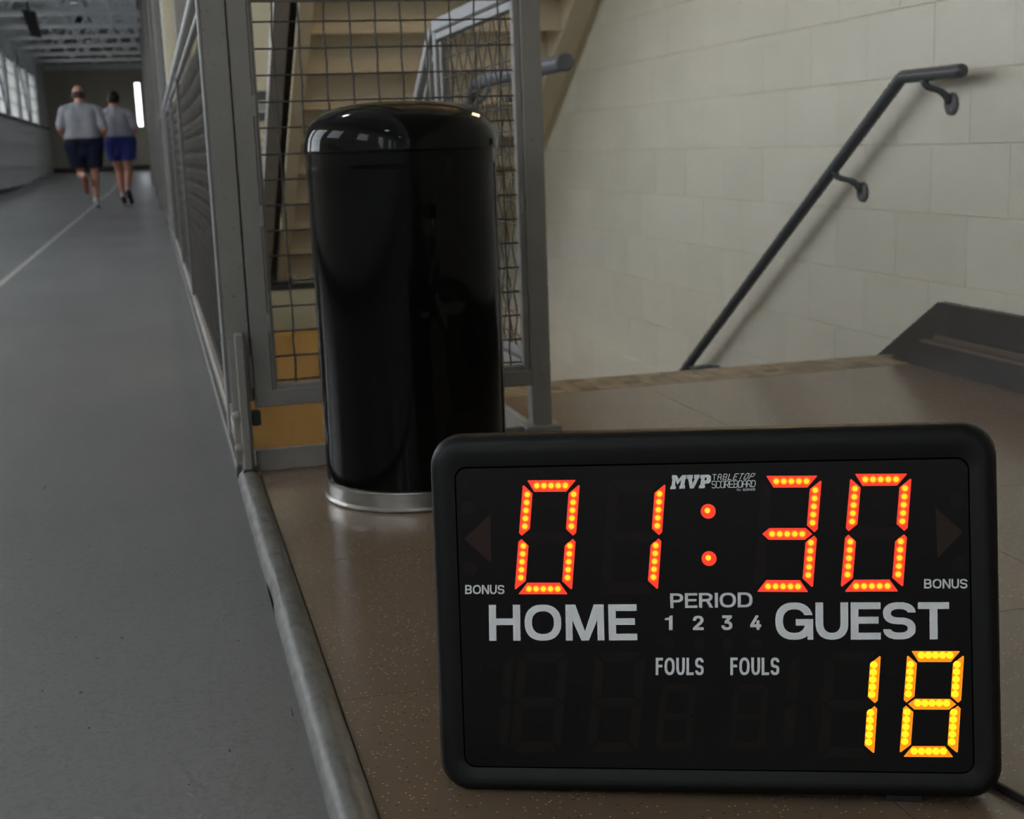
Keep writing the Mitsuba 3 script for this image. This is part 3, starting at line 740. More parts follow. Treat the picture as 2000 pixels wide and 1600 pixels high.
# ------------------------------------------------------------------ scoreboard
sb = thing('scoreboard', 'black tabletop scoreboard showing red 01:30 and amber 18, standing on the brown floor', 'scoreboard')
UX, UZ, UN = V(0.92159, -0.38770, 0.019025), V(0.04070, 0.145257, 0.988557), V(-0.386026, -0.910269, 0.149646)
ORG = V(0.247857, 1.344864, 0.0)
BW, BHt = 0.5925, 0.3902
SM = np.eye(4); SM[:3, 0], SM[:3, 1], SM[:3, 2], SM[:3, 3] = UX, UZ, UN, ORG
def onb(m):
    m = m.copy(); m.apply_transform(SM); return m
D = {'panel':[(29.3,354.8),(562.1,353.2),(563.0,28.6),(28.6,27.6)],'d0':[(102.9,339.8),(164.3,339.0),(151.6,216.3),(89.3,216.7)],'d1':[(195.0,338.4),(255.2,337.8),(243.1,216.3),(181.6,216.2)],'d2':[(354.7,339.9),(416.3,339.0),(403.9,217.2),(342.5,217.9)],'d3':[(445.1,340.2),(506.6,339.4),(495.1,217.3),(432.0,217.3)],'g0':[(331.4,154.3),(390.0,154.3),(379.6,47.8),(320.8,47.1)],'g1':[(415.8,154.8),(472.1,154.8),(462.6,43.1),(405.8,42.4)],'g2':[(498.5,155.2),(555.3,155.2),(546.5,44.6),(488.1,44.2)],'h0':[(7.6,154.0),(63.4,154.1),(51.2,43.9),(-4.0,43.3)],'h1':[(91.9,154.1),(145.9,154.1),(134.3,45.2),(79.9,44.6)],'h2':[(175.6,154.1),(228.7,154.2),(217.5,45.9),(162.4,45.2)],'f0':[(244.8,119.6),(281.2,119.8),(274.5,50.7),(235.6,50.2)],'f1':[(320.2,120.0),(356.8,120.1),(350.4,50.7),(312.8,50.3)],'per':[(254.1,163.2),(284.7,163.2),(314.9,162.4),(344.3,162.4)],'tl':[(36.4,277.3),(66.7,304.3),(65.0,251.2)],'tr':[(556.0,278.3),(529.1,303.9),(530.4,251.7)],'circ':[(41.8,311.3),(41.5,244.7),(551.3,311.5),(551.6,245.1)],'colon':[(298.4,303.4),(298.0,253.4)],'HOME':[(60.2,166.1),(220.3,166.6),(220.4,205.3),(61.1,205.3)],'GUEST':[(364.6,167.0),(540.6,167.4),(541.0,206.0),(365.2,206.4)],'BONUS':[(35.5,217.2),(78.6,216.9),(78.9,226.9),(35.9,227.2)],'BONUS1':[(516.4,220.3),(559.5,220.0),(559.6,229.9),(516.6,230.2)],'PERIOD':[(256.0,200.9),(341.9,201.6),(342.2,217.3),(256.1,216.7)],'1':[(249.7,177.4),(257.7,177.4),(258.2,193.0),(250.1,193.0)],'2':[(279.0,177.4),(290.4,177.4),(290.8,192.9),(279.4,192.9)],'3':[(308.9,177.3),(320.5,177.3),(320.9,193.1),(309.3,193.2)],'4':[(338.7,177.6),(350.3,177.6),(350.6,193.0),(339.1,193.1)],'FOULS':[(238.6,129.2),(289.2,129.3),(289.6,148.0),(239.1,147.9)],'FOULS1':[(316.9,129.4),(367.8,129.6),(368.2,148.3),(317.4,148.2)],'M':[(261.7,342.2),(266.7,342.1),(268.5,337.7),(272.3,342.2),(276.8,342.3),(276.5,338.2),(275.4,337.6),(274.4,331.4),(275.2,330.7),(274.7,327.8),(268.6,327.7),(269.1,330.9),(270.1,331.4),(270.7,336.8),(267.0,331.8),(265.3,336.9),(264.5,331.2),(265.5,330.3),(265.2,327.5),(259.3,327.3),(259.6,330.1),(260.8,331.0),(262.0,338.1),(261.2,338.7)],'V':[(277.3,342.1),(283.5,342.2),(283.2,338.3),(282.2,337.8),(282.9,333.6),(285.4,337.7),(284.4,338.4),(284.8,342.2),(290.5,342.4),(290.1,338.8),(289.0,337.6),(284.0,327.9),(279.9,327.8),(278.4,337.5),(277.2,338.4)],'P':[(291.3,342.0),(300.2,342.2),(302.2,340.4),(302.1,335.0),(299.9,332.7),(295.8,332.6),(295.5,331.0),(295.9,330.4),(295.4,327.9),(289.1,327.7),(289.5,330.5),(290.8,331.4),(292.0,337.9),(291.0,338.5)],'Ph':[(296.0,339.3),(297.3,339.0),(297.8,337.5),(297.0,336.0),(295.4,336.3)],'TT':[(303.5,336.5),(345.4,336.5),(349.7,342.5),(303.8,342.2)],'SB':[(302.6,328.0),(347.5,328.4),(348.4,335.1),(302.9,335.1)],'GO':[(328.4,324.2),(347.4,324.3),(347.8,327.2),(328.7,327.0)],'foot':[(478.5,1.0),(512.0,-0.0)]}
mm = lambda pts: [(a / 1000, b / 1000) for a, b in pts]


def rrect(x0, x1, y0, y1, r, n=12):
    out = []
    for cx, cy, a0 in ((x1 - r, y1 - r, 0), (x0 + r, y1 - r, 90), (x0 + r, y0 + r, 180), (x1 - r, y0 + r, 270)):
        for a in np.linspace(a0, a0 + 90, n):
            out.append((cx + r * math.cos(math.radians(a)), cy + r * math.sin(math.radians(a))))
    return np.array(out)


outer = rrect(0, BW, 0, BHt, 0.034)
inner = rrect(0.0290, 0.5625, 0.0280, 0.3540, 0.012)
prof = [(-0.5, -0.088, 0.010), (0, -0.088, 0.010), (0, -0.060, 0.004), (0, -0.030, 0.0), (0.0, -0.016, 0.0), (0.035, -0.0095, 0.0), (0.12, -0.0045, 0), (0.25, -0.0014, 0), (0.40, 0.0, 0), (0.62, -0.0006, 0), (0.86, -0.0022, 0), (0.965, -0.0030, 0), (0.985, -0.0045, 0), (1.0, -0.010, 0)]
fv, ff = [], []
nl = len(outer)
ctr = V(BW / 2, BHt / 2)
for s, z, shrink in prof:
    if s < 0:
        loop = np.repeat(ctr[None], nl, 0)
    else:
        loop = outer * (1 - s) + inner * s
        if shrink: loop = ctr + (loop - ctr) * (1 - np.array([2 * shrink / BW, 2 * shrink / BHt]))
    fv += [(x, y, z) for x, y in loop]
for i in range(len(prof) - 1):
    for k in range(nl):
        a, b = i * nl + k, i * nl + (k + 1) % nl
        ff += [(a, b, b + nl), (a, b + nl, a + nl)]
obj('housing', onb(trimesh.Trimesh(fv, ff, process=False)), 'm_housing', sb, smooth=35)
pan = extrude(sg.Polygon(rrect(0.0296, 0.5619, 0.0286, 0.3534, 0.0115)), 0.006)
pan.apply_translation([0, 0, -0.0088])
PZ = -0.0028
obj('display_panel', onb(pan), 'm_panel', sb, label='smoked glossy display panel')
for (u0, u1) in ((0.055, 0.105), (0.475, 0.512)):
    # feet reach down to the floor under the tilted, slightly turned housing
    c = np.array([ORG + UX * u + UZ * 0.012 + UN * n_ for u in (u0, u1) for n_ in (-0.075, -0.012)])
    low = c.copy(); low[:, 2] = 0.0
    obj('foot', trimesh.convex.convex_hull(np.vstack([c, low])), 'm_black', sb)
c = np.array([ORG + UX * u + UZ * v_ + UN * -0.084 for u in (0.22, 0.36) for v_ in (0.10, 0.16)])
low = np.array([ORG + UX * u + UN * -0.165 for u in (0.22, 0.225, 0.355, 0.36)]); low[:, 2] = 0.0
obj('stand', trimesh.convex.convex_hull(np.vstack([c, low])), 'm_black', sb)


def seg_polys():
    W = 0.5
    top = [(.035, 1), (.465, 1), (.388, .897), (.105, .897)]
    ul = [(.010, .957), (.093, .884), (.093, .573), (.026, .513), (.0, .540), (.0, .950)]
    mid = [(.040, .5), (.098, .551), (.402, .551), (.460, .5), (.402, .449), (.098, .449)]
    mx = lambda p: [(W - x, y) for x, y in p]
    my = lambda p: [(x, 1 - y) for x, y in p]
    return {'a': top, 'f': ul, 'b': mx(ul), 'e': my(ul), 'c': my(mx(ul)), 'd': my(top), 'g': mid}


SEG = seg_polys()
LEDC = {'a': [(.125 + .0625 * k, .952) for k in range(5)], 'd': [(.125 + .0625 * k, .048) for k in range(5)], 'g': [(.125 + .0625 * k, .5) for k in range(5)]}
for s, x in (('f', .047), ('b', .453)):
    LEDC[s] = [(x, .875 - .0695 * k) for k in range(5)]
for s, x in (('e', .047), ('c', .453)):
    LEDC[s] = [(x, .425 - .0695 * k) for k in range(5)]
SEGS = {'0': 'abcdef', '1': 'bc', '3': 'abgcd', '8': 'abcdefg', '': ''}


def bil(q, x, y):
    q = np.array(mm(q)); u = x / 0.5
    top, bot = q[0] * (1 - u) + q[1] * u, q[3] * (1 - u) + q[2] * u
    return bot * (1 - y) + top * y


RED = (0.95, 0.042, 0.020)
RED_DOT = (1.3, 0.80, 0.022)
BLOOM = (1.02, 0.19, 0.012)  # glow around the red LEDs, put in as an emitting colour
AMB = (1.05, 0.29, 0.004)
AMB_DOT = (1.35, 0.93, 0.012)


def digit(quad, ch, lit, dots, off_m, ledr, dx=0.0, only=None, name='digit', lab=None):
    dg = numbered(f'{sb}__{name}')
    if lab: labels[dg] = {'label': lab}
    size = np.linalg.norm(bil(quad, 0, 1) - bil(quad, 0, 0))
    for s, poly in SEG.items():
        if only and s not in only: continue
        on = s in SEGS[ch]
        pg = sg.Polygon([bil(quad, *c) for c in poly]).buffer(-0.0006).buffer(0.0006)
        m = extrude(pg, 0.0005); m.apply_translation([0, 0, PZ])
        if on:
            obj('segment', onb(m), 'm_lit', dg, emit=(lit, 0.002))
            for (cx, cy) in LEDC[s]:
                c = bil(quad, cx + dx * (1 if s in 'bcef' else 0), cy + (0.010 if dx and s in 'ag' else (-0.0 if not dx else 0.008) if s == 'd' else 0))
                k = lathe([(ledr * size, 0.0), (ledr * size * 0.8, 0.0006), (ledr * size * 0.4, 0.0010), (0.0, 0.0011)], 14, (c[0], c[1], PZ + 0.0005))
                lk = obj('led', onb(k), 'm_lit', dg, emit=(dots, 0.001))
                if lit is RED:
                    hl = lathe([(ledr * 1.45 * size, 0.0), (ledr * 1.40 * size, 0.00022), (0.0, 0.00022)], 14, (c[0], c[1], PZ + 0.0004))  # LED bloom drawn as a flat emitting disc
                    obj('led_glow_disc', onb(hl), 'm_lit', dg, emit=(BLOOM, 0.001))
        else:
            obj('unlit_segment', onb(m), off_m, dg, label='dark unlit segment')


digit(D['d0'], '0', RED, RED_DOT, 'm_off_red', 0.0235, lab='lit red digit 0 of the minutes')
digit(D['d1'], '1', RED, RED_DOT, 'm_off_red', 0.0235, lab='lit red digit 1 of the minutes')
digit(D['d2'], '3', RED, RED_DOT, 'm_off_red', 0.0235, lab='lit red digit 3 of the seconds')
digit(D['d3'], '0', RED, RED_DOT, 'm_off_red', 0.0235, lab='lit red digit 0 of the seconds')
digit(D['g1'], '1', AMB, AMB_DOT, 'm_off_amber', 0.034, dx=-0.010, lab='lit amber digit 1 of the guest score')
digit(D['g2'], '8', AMB, AMB_DOT, 'm_off_amber', 0.034, dx=-0.010, lab='lit amber digit 8 of the guest score')
digit(D['g0'], '', AMB, AMB_DOT, 'm_off_amber', 0.03, only='bc', name='unlit_digit')
digit([(a + 24, b) for a, b in D['h0']], '', AMB, AMB_DOT, 'm_off_amber', 0.03, only='bc', name='unlit_digit')
digit(D['h1'], '', AMB, AMB_DOT, 'm_off_amber', 0.03, name='unlit_digit')
digit(D['h2'], '', AMB, AMB_DOT, 'm_off_amber', 0.03, name='unlit_digit')
digit(D['f0'], '', AMB, AMB_DOT, 'm_off_amber', 0.03, name='unlit_digit')
digit(D['f1'], '', AMB, AMB_DOT, 'm_off_amber', 0.03, name='unlit_digit')


def disc(c, r, z=0.0005):
    return lathe([(r, 0.0), (r, z), (0.0, z)], 28, (c[0] / 1000, c[1] / 1000, PZ))


for c in D['colon']:
    k = obj('colon_dot', onb(disc(c, 0.0079)), 'm_lit', sb, emit=(RED, 0.002), label='lit red colon dot')
    scene[k + '__led'] = {**ply(onb(lathe([(0.0030, 0.0), (0.0024, 0.0006), (0.0, 0.0010)], 14, (c[0] / 1000 - 0.0008, c[1] / 1000 + 0.0008, PZ + 0.0005))), 'm_lit'), 'emitter': {'type': 'area', 'radiance': rgb(np.array(RED_DOT) * 2.0 ** -exposure), 'sampling_weight': 0.001}}
for c in D['per']:
    obj('period_light', onb(disc(c, 0.0062, 0.0004)), 'm_off_red', sb, label='dark unlit round light')
for c in D['circ']:
    obj('bonus_light', onb(disc(c, 0.0080, 0.0004)), 'm_off_red', sb, label='dark unlit round light')
for t in ('tl', 'tr'):
    m = extrude(sg.Polygon(mm(D[t])), 0.0004); m.apply_translation([0, 0, PZ])
    obj('bonus_arrow', onb(m), 'm_off_arrow', sb, label='dark unlit arrow')


def bil4(q, x, y):
    q = np.array(mm(q))                      # bl br tr tl
    return (q[0] * (1 - x) + q[1] * x) * (1 - y) + (q[3] * (1 - x) + q[2] * x) * y


def put(m, quad):
    lo, hi = m.bounds
    v = np.array(m.vertices)
    x, y = (v[:, 0] - lo[0]) / (hi[0] - lo[0]), (v[:, 1] - lo[1]) / (hi[1] - lo[1])
    p = np.array([bil4(quad, a, b) for a, b in zip(x, y)])
    z = PZ + np.where(v[:, 2] > (lo[2] + hi[2]) / 2, 0.0005, 0.0)
    return onb(trimesh.Trimesh(np.c_[p, z], m.faces, process=False))


def glyphs(txt):
    t = meshkit.text_mesh(txt, 0.05, 0.004, bold=True)
    pg = shapely.unary_union([sg.Polygon(t.vertices[f][:, :2]).buffer(1e-6) for f, n in zip(t.faces, t.face_normals) if n[2] > 0.9])
    return affinity.translate(pg, -pg.bounds[0], 0)


def oval(x0, x1, y0, y1, n=2.35):
    a = np.linspace(0, 2 * PI, 73)[:-1]
    c, d = np.cos(a), np.sin(a)
    return sg.Polygon(np.c_[(x0 + x1) / 2 + (x1 - x0) / 2 * np.sign(c) * np.abs(c) ** (2 / n), (y0 + y1) / 2 + (y1 - y0) / 2 * np.sign(d) * np.abs(d) ** (2 / n)])


def letter(c, v, h):
    """a bold grotesque capital of height 1: v and h are the widths of upright and level strokes"""
    B_ = sg.box
    U_ = shapely.unary_union
    ring = lambda W, y0=0.0, y1=1.0: oval(0, W, y0, y1).difference(oval(v, W - v, y0 + h, y1 - h))

    def bowl(W, y0, y1):
        out = U_([B_(0, y0, W * 0.5, y1), oval(0, W, y0, y1)])
        return out.difference(U_([B_(v, y0 + h, W * 0.5, y1 - h), oval(v - W * 0.12, W - v, y0 + h, y1 - h).intersection(B_(v, 0, W, 1))]))

    if c == 'H': W = .88; p = U_([B_(0, 0, v, 1), B_(W - v, 0, W, 1), B_(0, .5 - h / 2 + .03, W, .5 + h / 2 + .03)])
    elif c == 'O': W = 1.02; p = ring(W)
    elif c == 'M': W = 1.06; p = U_([B_(0, 0, v * .92, 1), B_(W - v * .92, 0, W, 1), sg.Polygon([(0, 1), (v * 1.35, 1), (W / 2, .26), (W - v * 1.35, 1), (W, 1), (W / 2 + v * .5, 0), (W / 2 - v * .5, 0)])])
    elif c in 'EFL':
        W = .78 if c == 'E' else .72
        p = [B_(0, 0, v, 1)]
        if c in 'EF': p += [B_(0, 1 - h, W, 1), B_(0, .52 - h / 2, W * .93, .52 + h / 2)]
        if c in 'EL': p += [B_(0, 0, W, h)]
        p = U_(p)
    elif c == 'G':
        W = 1.0
        p = U_([ring(W).difference(B_(W * .58, .42, W + 1, .66)), B_(W * .54, .38, W, .38 + h * .95), B_(W - v * .75, 0.0, W, .42)])
    elif c == 'U': W = .86; p = U_([B_(0, .42, v, 1), B_(W - v, .42, W, 1), ring(W, 0, .90).intersection(B_(0, 0, W, .45))])
    elif c == 'S':
        W = .84
        m = .5 + h / 2
        up, lo = ring(W, 1 - m, 1.0), ring(W, 0.0, m)
        p = U_([up.difference(B_(W * .5, 0, W + 1, 1 - m / 2 + .02)), lo.difference(B_(-1, m / 2 - .02, W * .5, 1))])
    elif c == 'T': W = .80; p = U_([B_(0, 1 - h, W, 1), B_(W / 2 - v / 2, 0, W / 2 + v / 2, 1)])
    elif c == 'I': W = v; p = B_(0, 0, v, 1)
    elif c == 'D': W = .92; p = bowl(W, 0, 1)
    elif c == 'P': W = .82; p = U_([bowl(W, .38, 1), B_(0, 0, v, 1)])
    elif c == 'R': W = .88; p = U_([bowl(W * .96, .42, 1), B_(0, 0, v, 1), sg.Polygon([(W * .50, .44), (W * .50 + v, .50), (W, 0), (W - v * 1.12, 0)])])
    elif c == 'B': W = .86; p = U_([bowl(W * .95, .5 - h / 2, 1), bowl(W, 0, .5 + h / 2)])
    elif c == 'N': W = .90; p = U_([B_(0, 0, v, 1), B_(W - v, 0, W, 1), sg.Polygon([(0, 1), (v * 1.15, 1), (W, 0), (W - v * 1.15, 0)])])
    return p, W


def letters(txt, v=0.2, h=0.17, gap=0.11):
    if txt == '1':
        return extrude(sg.Polygon([(0.011, 0), (0.021, 0), (0.021, 0.05), (0.0135, 0.05), (0.011, 0.0435), (0.0, 0.041), (0.0, 0.034), (0.011, 0.035)]), 0.004)
    if txt.isdigit():
        return extrude(glyphs(txt).simplify(0.0003).buffer(0.0021, quad_segs=4).buffer(-0.0009, quad_segs=4), 0.004)
    x, out = 0.0, []
    for c in txt:
        p, W = letter(c, v, h)
        out.append(affinity.translate(p, x, 0)); x += W + gap
    return extrude(shapely.unary_union(out), 0.1)


STYLE = {'HOME': (.205, .185, .12), 'GUEST': (.205, .185, .06), 'BONUS': (.20, .165, .10), 'PERIOD': (.20, .165, .10), 'FOULS': (.27, .16, .14)}
for key, txt, mm_ in (('HOME', 'HOME', 'm_print'), ('GUEST', 'GUEST', 'm_print'), ('BONUS', 'BONUS', 'm_print_dim'), ('BONUS1', 'BONUS', 'm_print_dim'), ('PERIOD', 'PERIOD', 'm_print_dim'), ('1', '1', 'm_print_dim'), ('2', '2', 'm_print_dim'), ('3', '3', 'm_print_dim'), ('4', '4', 'm_print_dim'), ('FOULS', 'FOULS', 'm_print_dim'), ('FOULS1', 'FOULS', 'm_print_dim')):
    q = D[key]
    obj('lettering', put(letters(txt, *STYLE.get(txt, ())), q), mm_, sb, label=f'white printed {txt}')
# logo: heavy slanted slab letters and two rows of thin letters
lg_ = [sg.Polygon(mm(D['M'])), sg.Polygon(mm(D['V'])), sg.Polygon(mm(D['P']), [mm(D['Ph'])])]
for pg in lg_:
    m = extrude(pg.buffer(0), 0.0005); m.apply_translation([0, 0, PZ])
    obj('logo_letter', onb(m), 'm_print', sb, label='heavy slanted white logo letter')
ST = {'T': [[(0, 1), (1, 1)], [(.5, 1), (.5, 0)]], 'A': [[(0, 0), (0, .75), (.3, 1), (.7, 1), (1, .75), (1, 0)], [(0, .45), (1, .45)]],
      'B': [[(0, 0), (0, 1), (.8, 1), (1, .85), (1, .65), (.8, .5), (0, .5)], [(.8, .5), (1, .35), (1, .15), (.8, 0), (0, 0)]],
      'L': [[(0, 1), (0, 0), (1, 0)]], 'E': [[(1, 1), (0, 1), (0, 0), (1, 0)], [(0, .5), (.85, .5)]],
      'O': [[(.15, 0), (0, .15), (0, .85), (.15, 1), (.85, 1), (1, .85), (1, .15), (.85, 0), (.15, 0)]],
      'P': [[(0, 0), (0, 1), (.85, 1), (1, .85), (1, .6), (.85, .45), (0, .45)]],
      'S': [[(1, .88), (.85, 1), (.15, 1), (0, .85), (0, .65), (.15, .5), (.85, .5), (1, .35), (1, .15), (.85, 0), (.15, 0), (0, .12)]],
      'C': [[(1, .85), (.85, 1), (.15, 1), (0, .85), (0, .15), (.15, 0), (.85, 0), (1, .15)]],
      'R': [[(0, 0), (0, 1), (.85, 1), (1, .85), (1, .6), (.85, .45), (0, .45)], [(.55, .45), (1, 0)]],
      'D': [[(0, 0), (0, 1), (.7, 1), (1, .75), (1, .25), (.7, 0), (0, 0)]]}


def thin(word, quad, cell=0.78):
    n = len(word)
    sh_ = []
    for i, ch in enumerate(word):
        for line in ST[ch]:
            sh_.append(sg.LineString([bil4(quad, (i + 0.06 + cell * x) / (n - 0.1), y) for x, y in line]).buffer(0.00042, quad_segs=3))
    m = extrude(shapely.unary_union(sh_), 0.0005); m.apply_translation([0, 0, PZ])
    return onb(m)


obj('lettering', thin('TABLETOP', D['TT'], 0.60), 'm_print_dim', sb, label='thin white printed TABLETOP')
obj('lettering', thin('SCOREBOARD', D['SB'], 0.80), 'm_print_dim', sb, label='thin white printed SCOREBOARD')
q = D['GO']
qa = [q[0], (q[0][0] + 4.4, q[0][1]), (q[3][0] + 4.4, q[3][1]), q[3]]
qb = [(q[0][0] + 6.2, q[0][1]), q[1], q[2], (q[3][0] + 6.2, q[3][1])]
obj('lettering', put(meshkit.text_mesh('By', 0.05, 0.004), qa), 'm_print_dim', sb, label='tiny white printed By')
obj('lettering', put(meshkit.text_mesh('GOPHER', 0.05, 0.004, bold=True), qb), 'm_print_dim', sb, label='tiny white printed GOPHER')
# a light scratch on the panel, low on the left
sc = sg.LineString([(0.0478, 0.146), (0.0496, 0.138), (0.0512, 0.1315)]).buffer(0.00022)
m = extrude(sc, 0.0002); m.apply_translation([0, 0, PZ])
obj('scratch', onb(m), 'm_off_arrow', sb)

pc = thing('power_cord', 'black power cord trailing from behind the scoreboard across the floor', 'cord')
obj('cable', tube([(0.700, 1.42, 0.0046), (0.745, 1.34, 0.0046), (0.790, 1.25, 0.0046), (0.812, 1.175, 0.0046), (0.822, 1.118, 0.0046), (0.835, 1.04, 0.0046), (0.86, 0.90, 0.0046), (0.95, 0.6, 0.0046)], 0.0045, 10), 'm_black', pc, smooth=40)

# ------------------------------------------------------------------ the two runners
def hullbone(a, ra, b, rb):
    s = []
    for c, r in ((a, ra), (b, rb)):
        s.append(m3.Manifold.sphere(r, 20).translate([float(x) for x in c]))
    return m3.Manifold.batch_hull(s)


def blend(bones, edge=0.016, n=8, cut=None):
    m = m3.Manifold.batch_boolean([hullbone(*b) for b in bones], m3.OpType.Add)
    if cut:
        for (nrm, off) in cut:
            m = m.trim_by_plane(nrm, off)
    m = m.refine_to_length(edge)
    k = m.to_mesh()
    t = trimesh.Trimesh(k.vert_properties[:, :3], k.tri_verts)
    trimesh.smoothing.filter_taubin(t, iterations=n)
    return t


def ellip(c, r, rot=0.0):
    s = trimesh.creation.icosphere(3); s.apply_scale(r); s.apply_transform(trimesh.transformations.rotation_matrix(rot, [1, 0, 0])); s.apply_translation(c)
    return s


def head_mesh(c, s=1.0):
    """skull with face, ears and nose, facing +y"""
    m = m3.Manifold.batch_boolean([
        m3.Manifold.sphere(0.092 * s, 28).scale([0.84, 1.05, 1.12]).translate([0, -0.008, 0.02 * s]),
        hullbone((0, 0.030, -0.045), 0.055 * s, (0, 0.062, -0.085), 0.030 * s),
        hullbone((0, 0.088, 0.01), 0.008, (0, 0.106, -0.022), 0.013),
        hullbone((-0.079 * s, -0.004, 0.012), 0.010, (-0.076 * s, 0.004, -0.028), 0.008),
        hullbone((0.079 * s, -0.004, 0.012), 0.010, (0.076 * s, 0.004, -0.028), 0.008),
        hullbone((-0.025, 0.086, -0.062), 0.008, (0.025, 0.086, -0.062), 0.008),
        m3.Manifold.sphere(0.013, 12).translate([-0.032, 0.072, 0.012]), m3.Manifold.sphere(0.013, 12).translate([0.032, 0.072, 0.012])], m3.OpType.Add)
    return m.translate([float(x) for x in c])


def fingers(w, d, side):
    """palm and curled fingers as bones: w wrist, d direction of the forearm"""
    w, d = np.asarray(w, float), np.asarray(d, float) / np.linalg.norm(d)
    lat = np.array([0, 0, 1.0]) - d * d[2]; lat /= np.linalg.norm(lat)
    inn = np.array([-side, 0, 0.0]) - d * (-side * d[0]); inn /= np.linalg.norm(inn)
    b = [(w, 0.026, w + d * 0.055, 0.030), (w + d * 0.03 + lat * 0.018, 0.018, w + d * 0.075 + lat * 0.028, 0.012), (w + d * 0.03 - lat * 0.018, 0.018, w + d * 0.075 - lat * 0.028, 0.012)]
    for k, o in enumerate((0.030, 0.010, -0.010, -0.029)):
        L = (0.036, 0.040, 0.037, 0.029)[k]
        p0 = w + d * 0.078 + lat * o
        p1 = p0 + d * L * 0.8 + inn * L * 0.55
        p2 = p1 - d * L * 0.35 + inn * L * 0.75
        b += [(p0, 0.0095, p1, 0.0088), (p1, 0.0088, p2, 0.0078)]
    t0 = w + d * 0.03 + lat * 0.030
    t1 = t0 + d * 0.03 + lat * 0.014 + inn * 0.014
    b += [(t0, 0.012, t1, 0.010), (t1, 0.010, t1 + d * 0.022 + inn * 0.018, 0.009)]
    return b


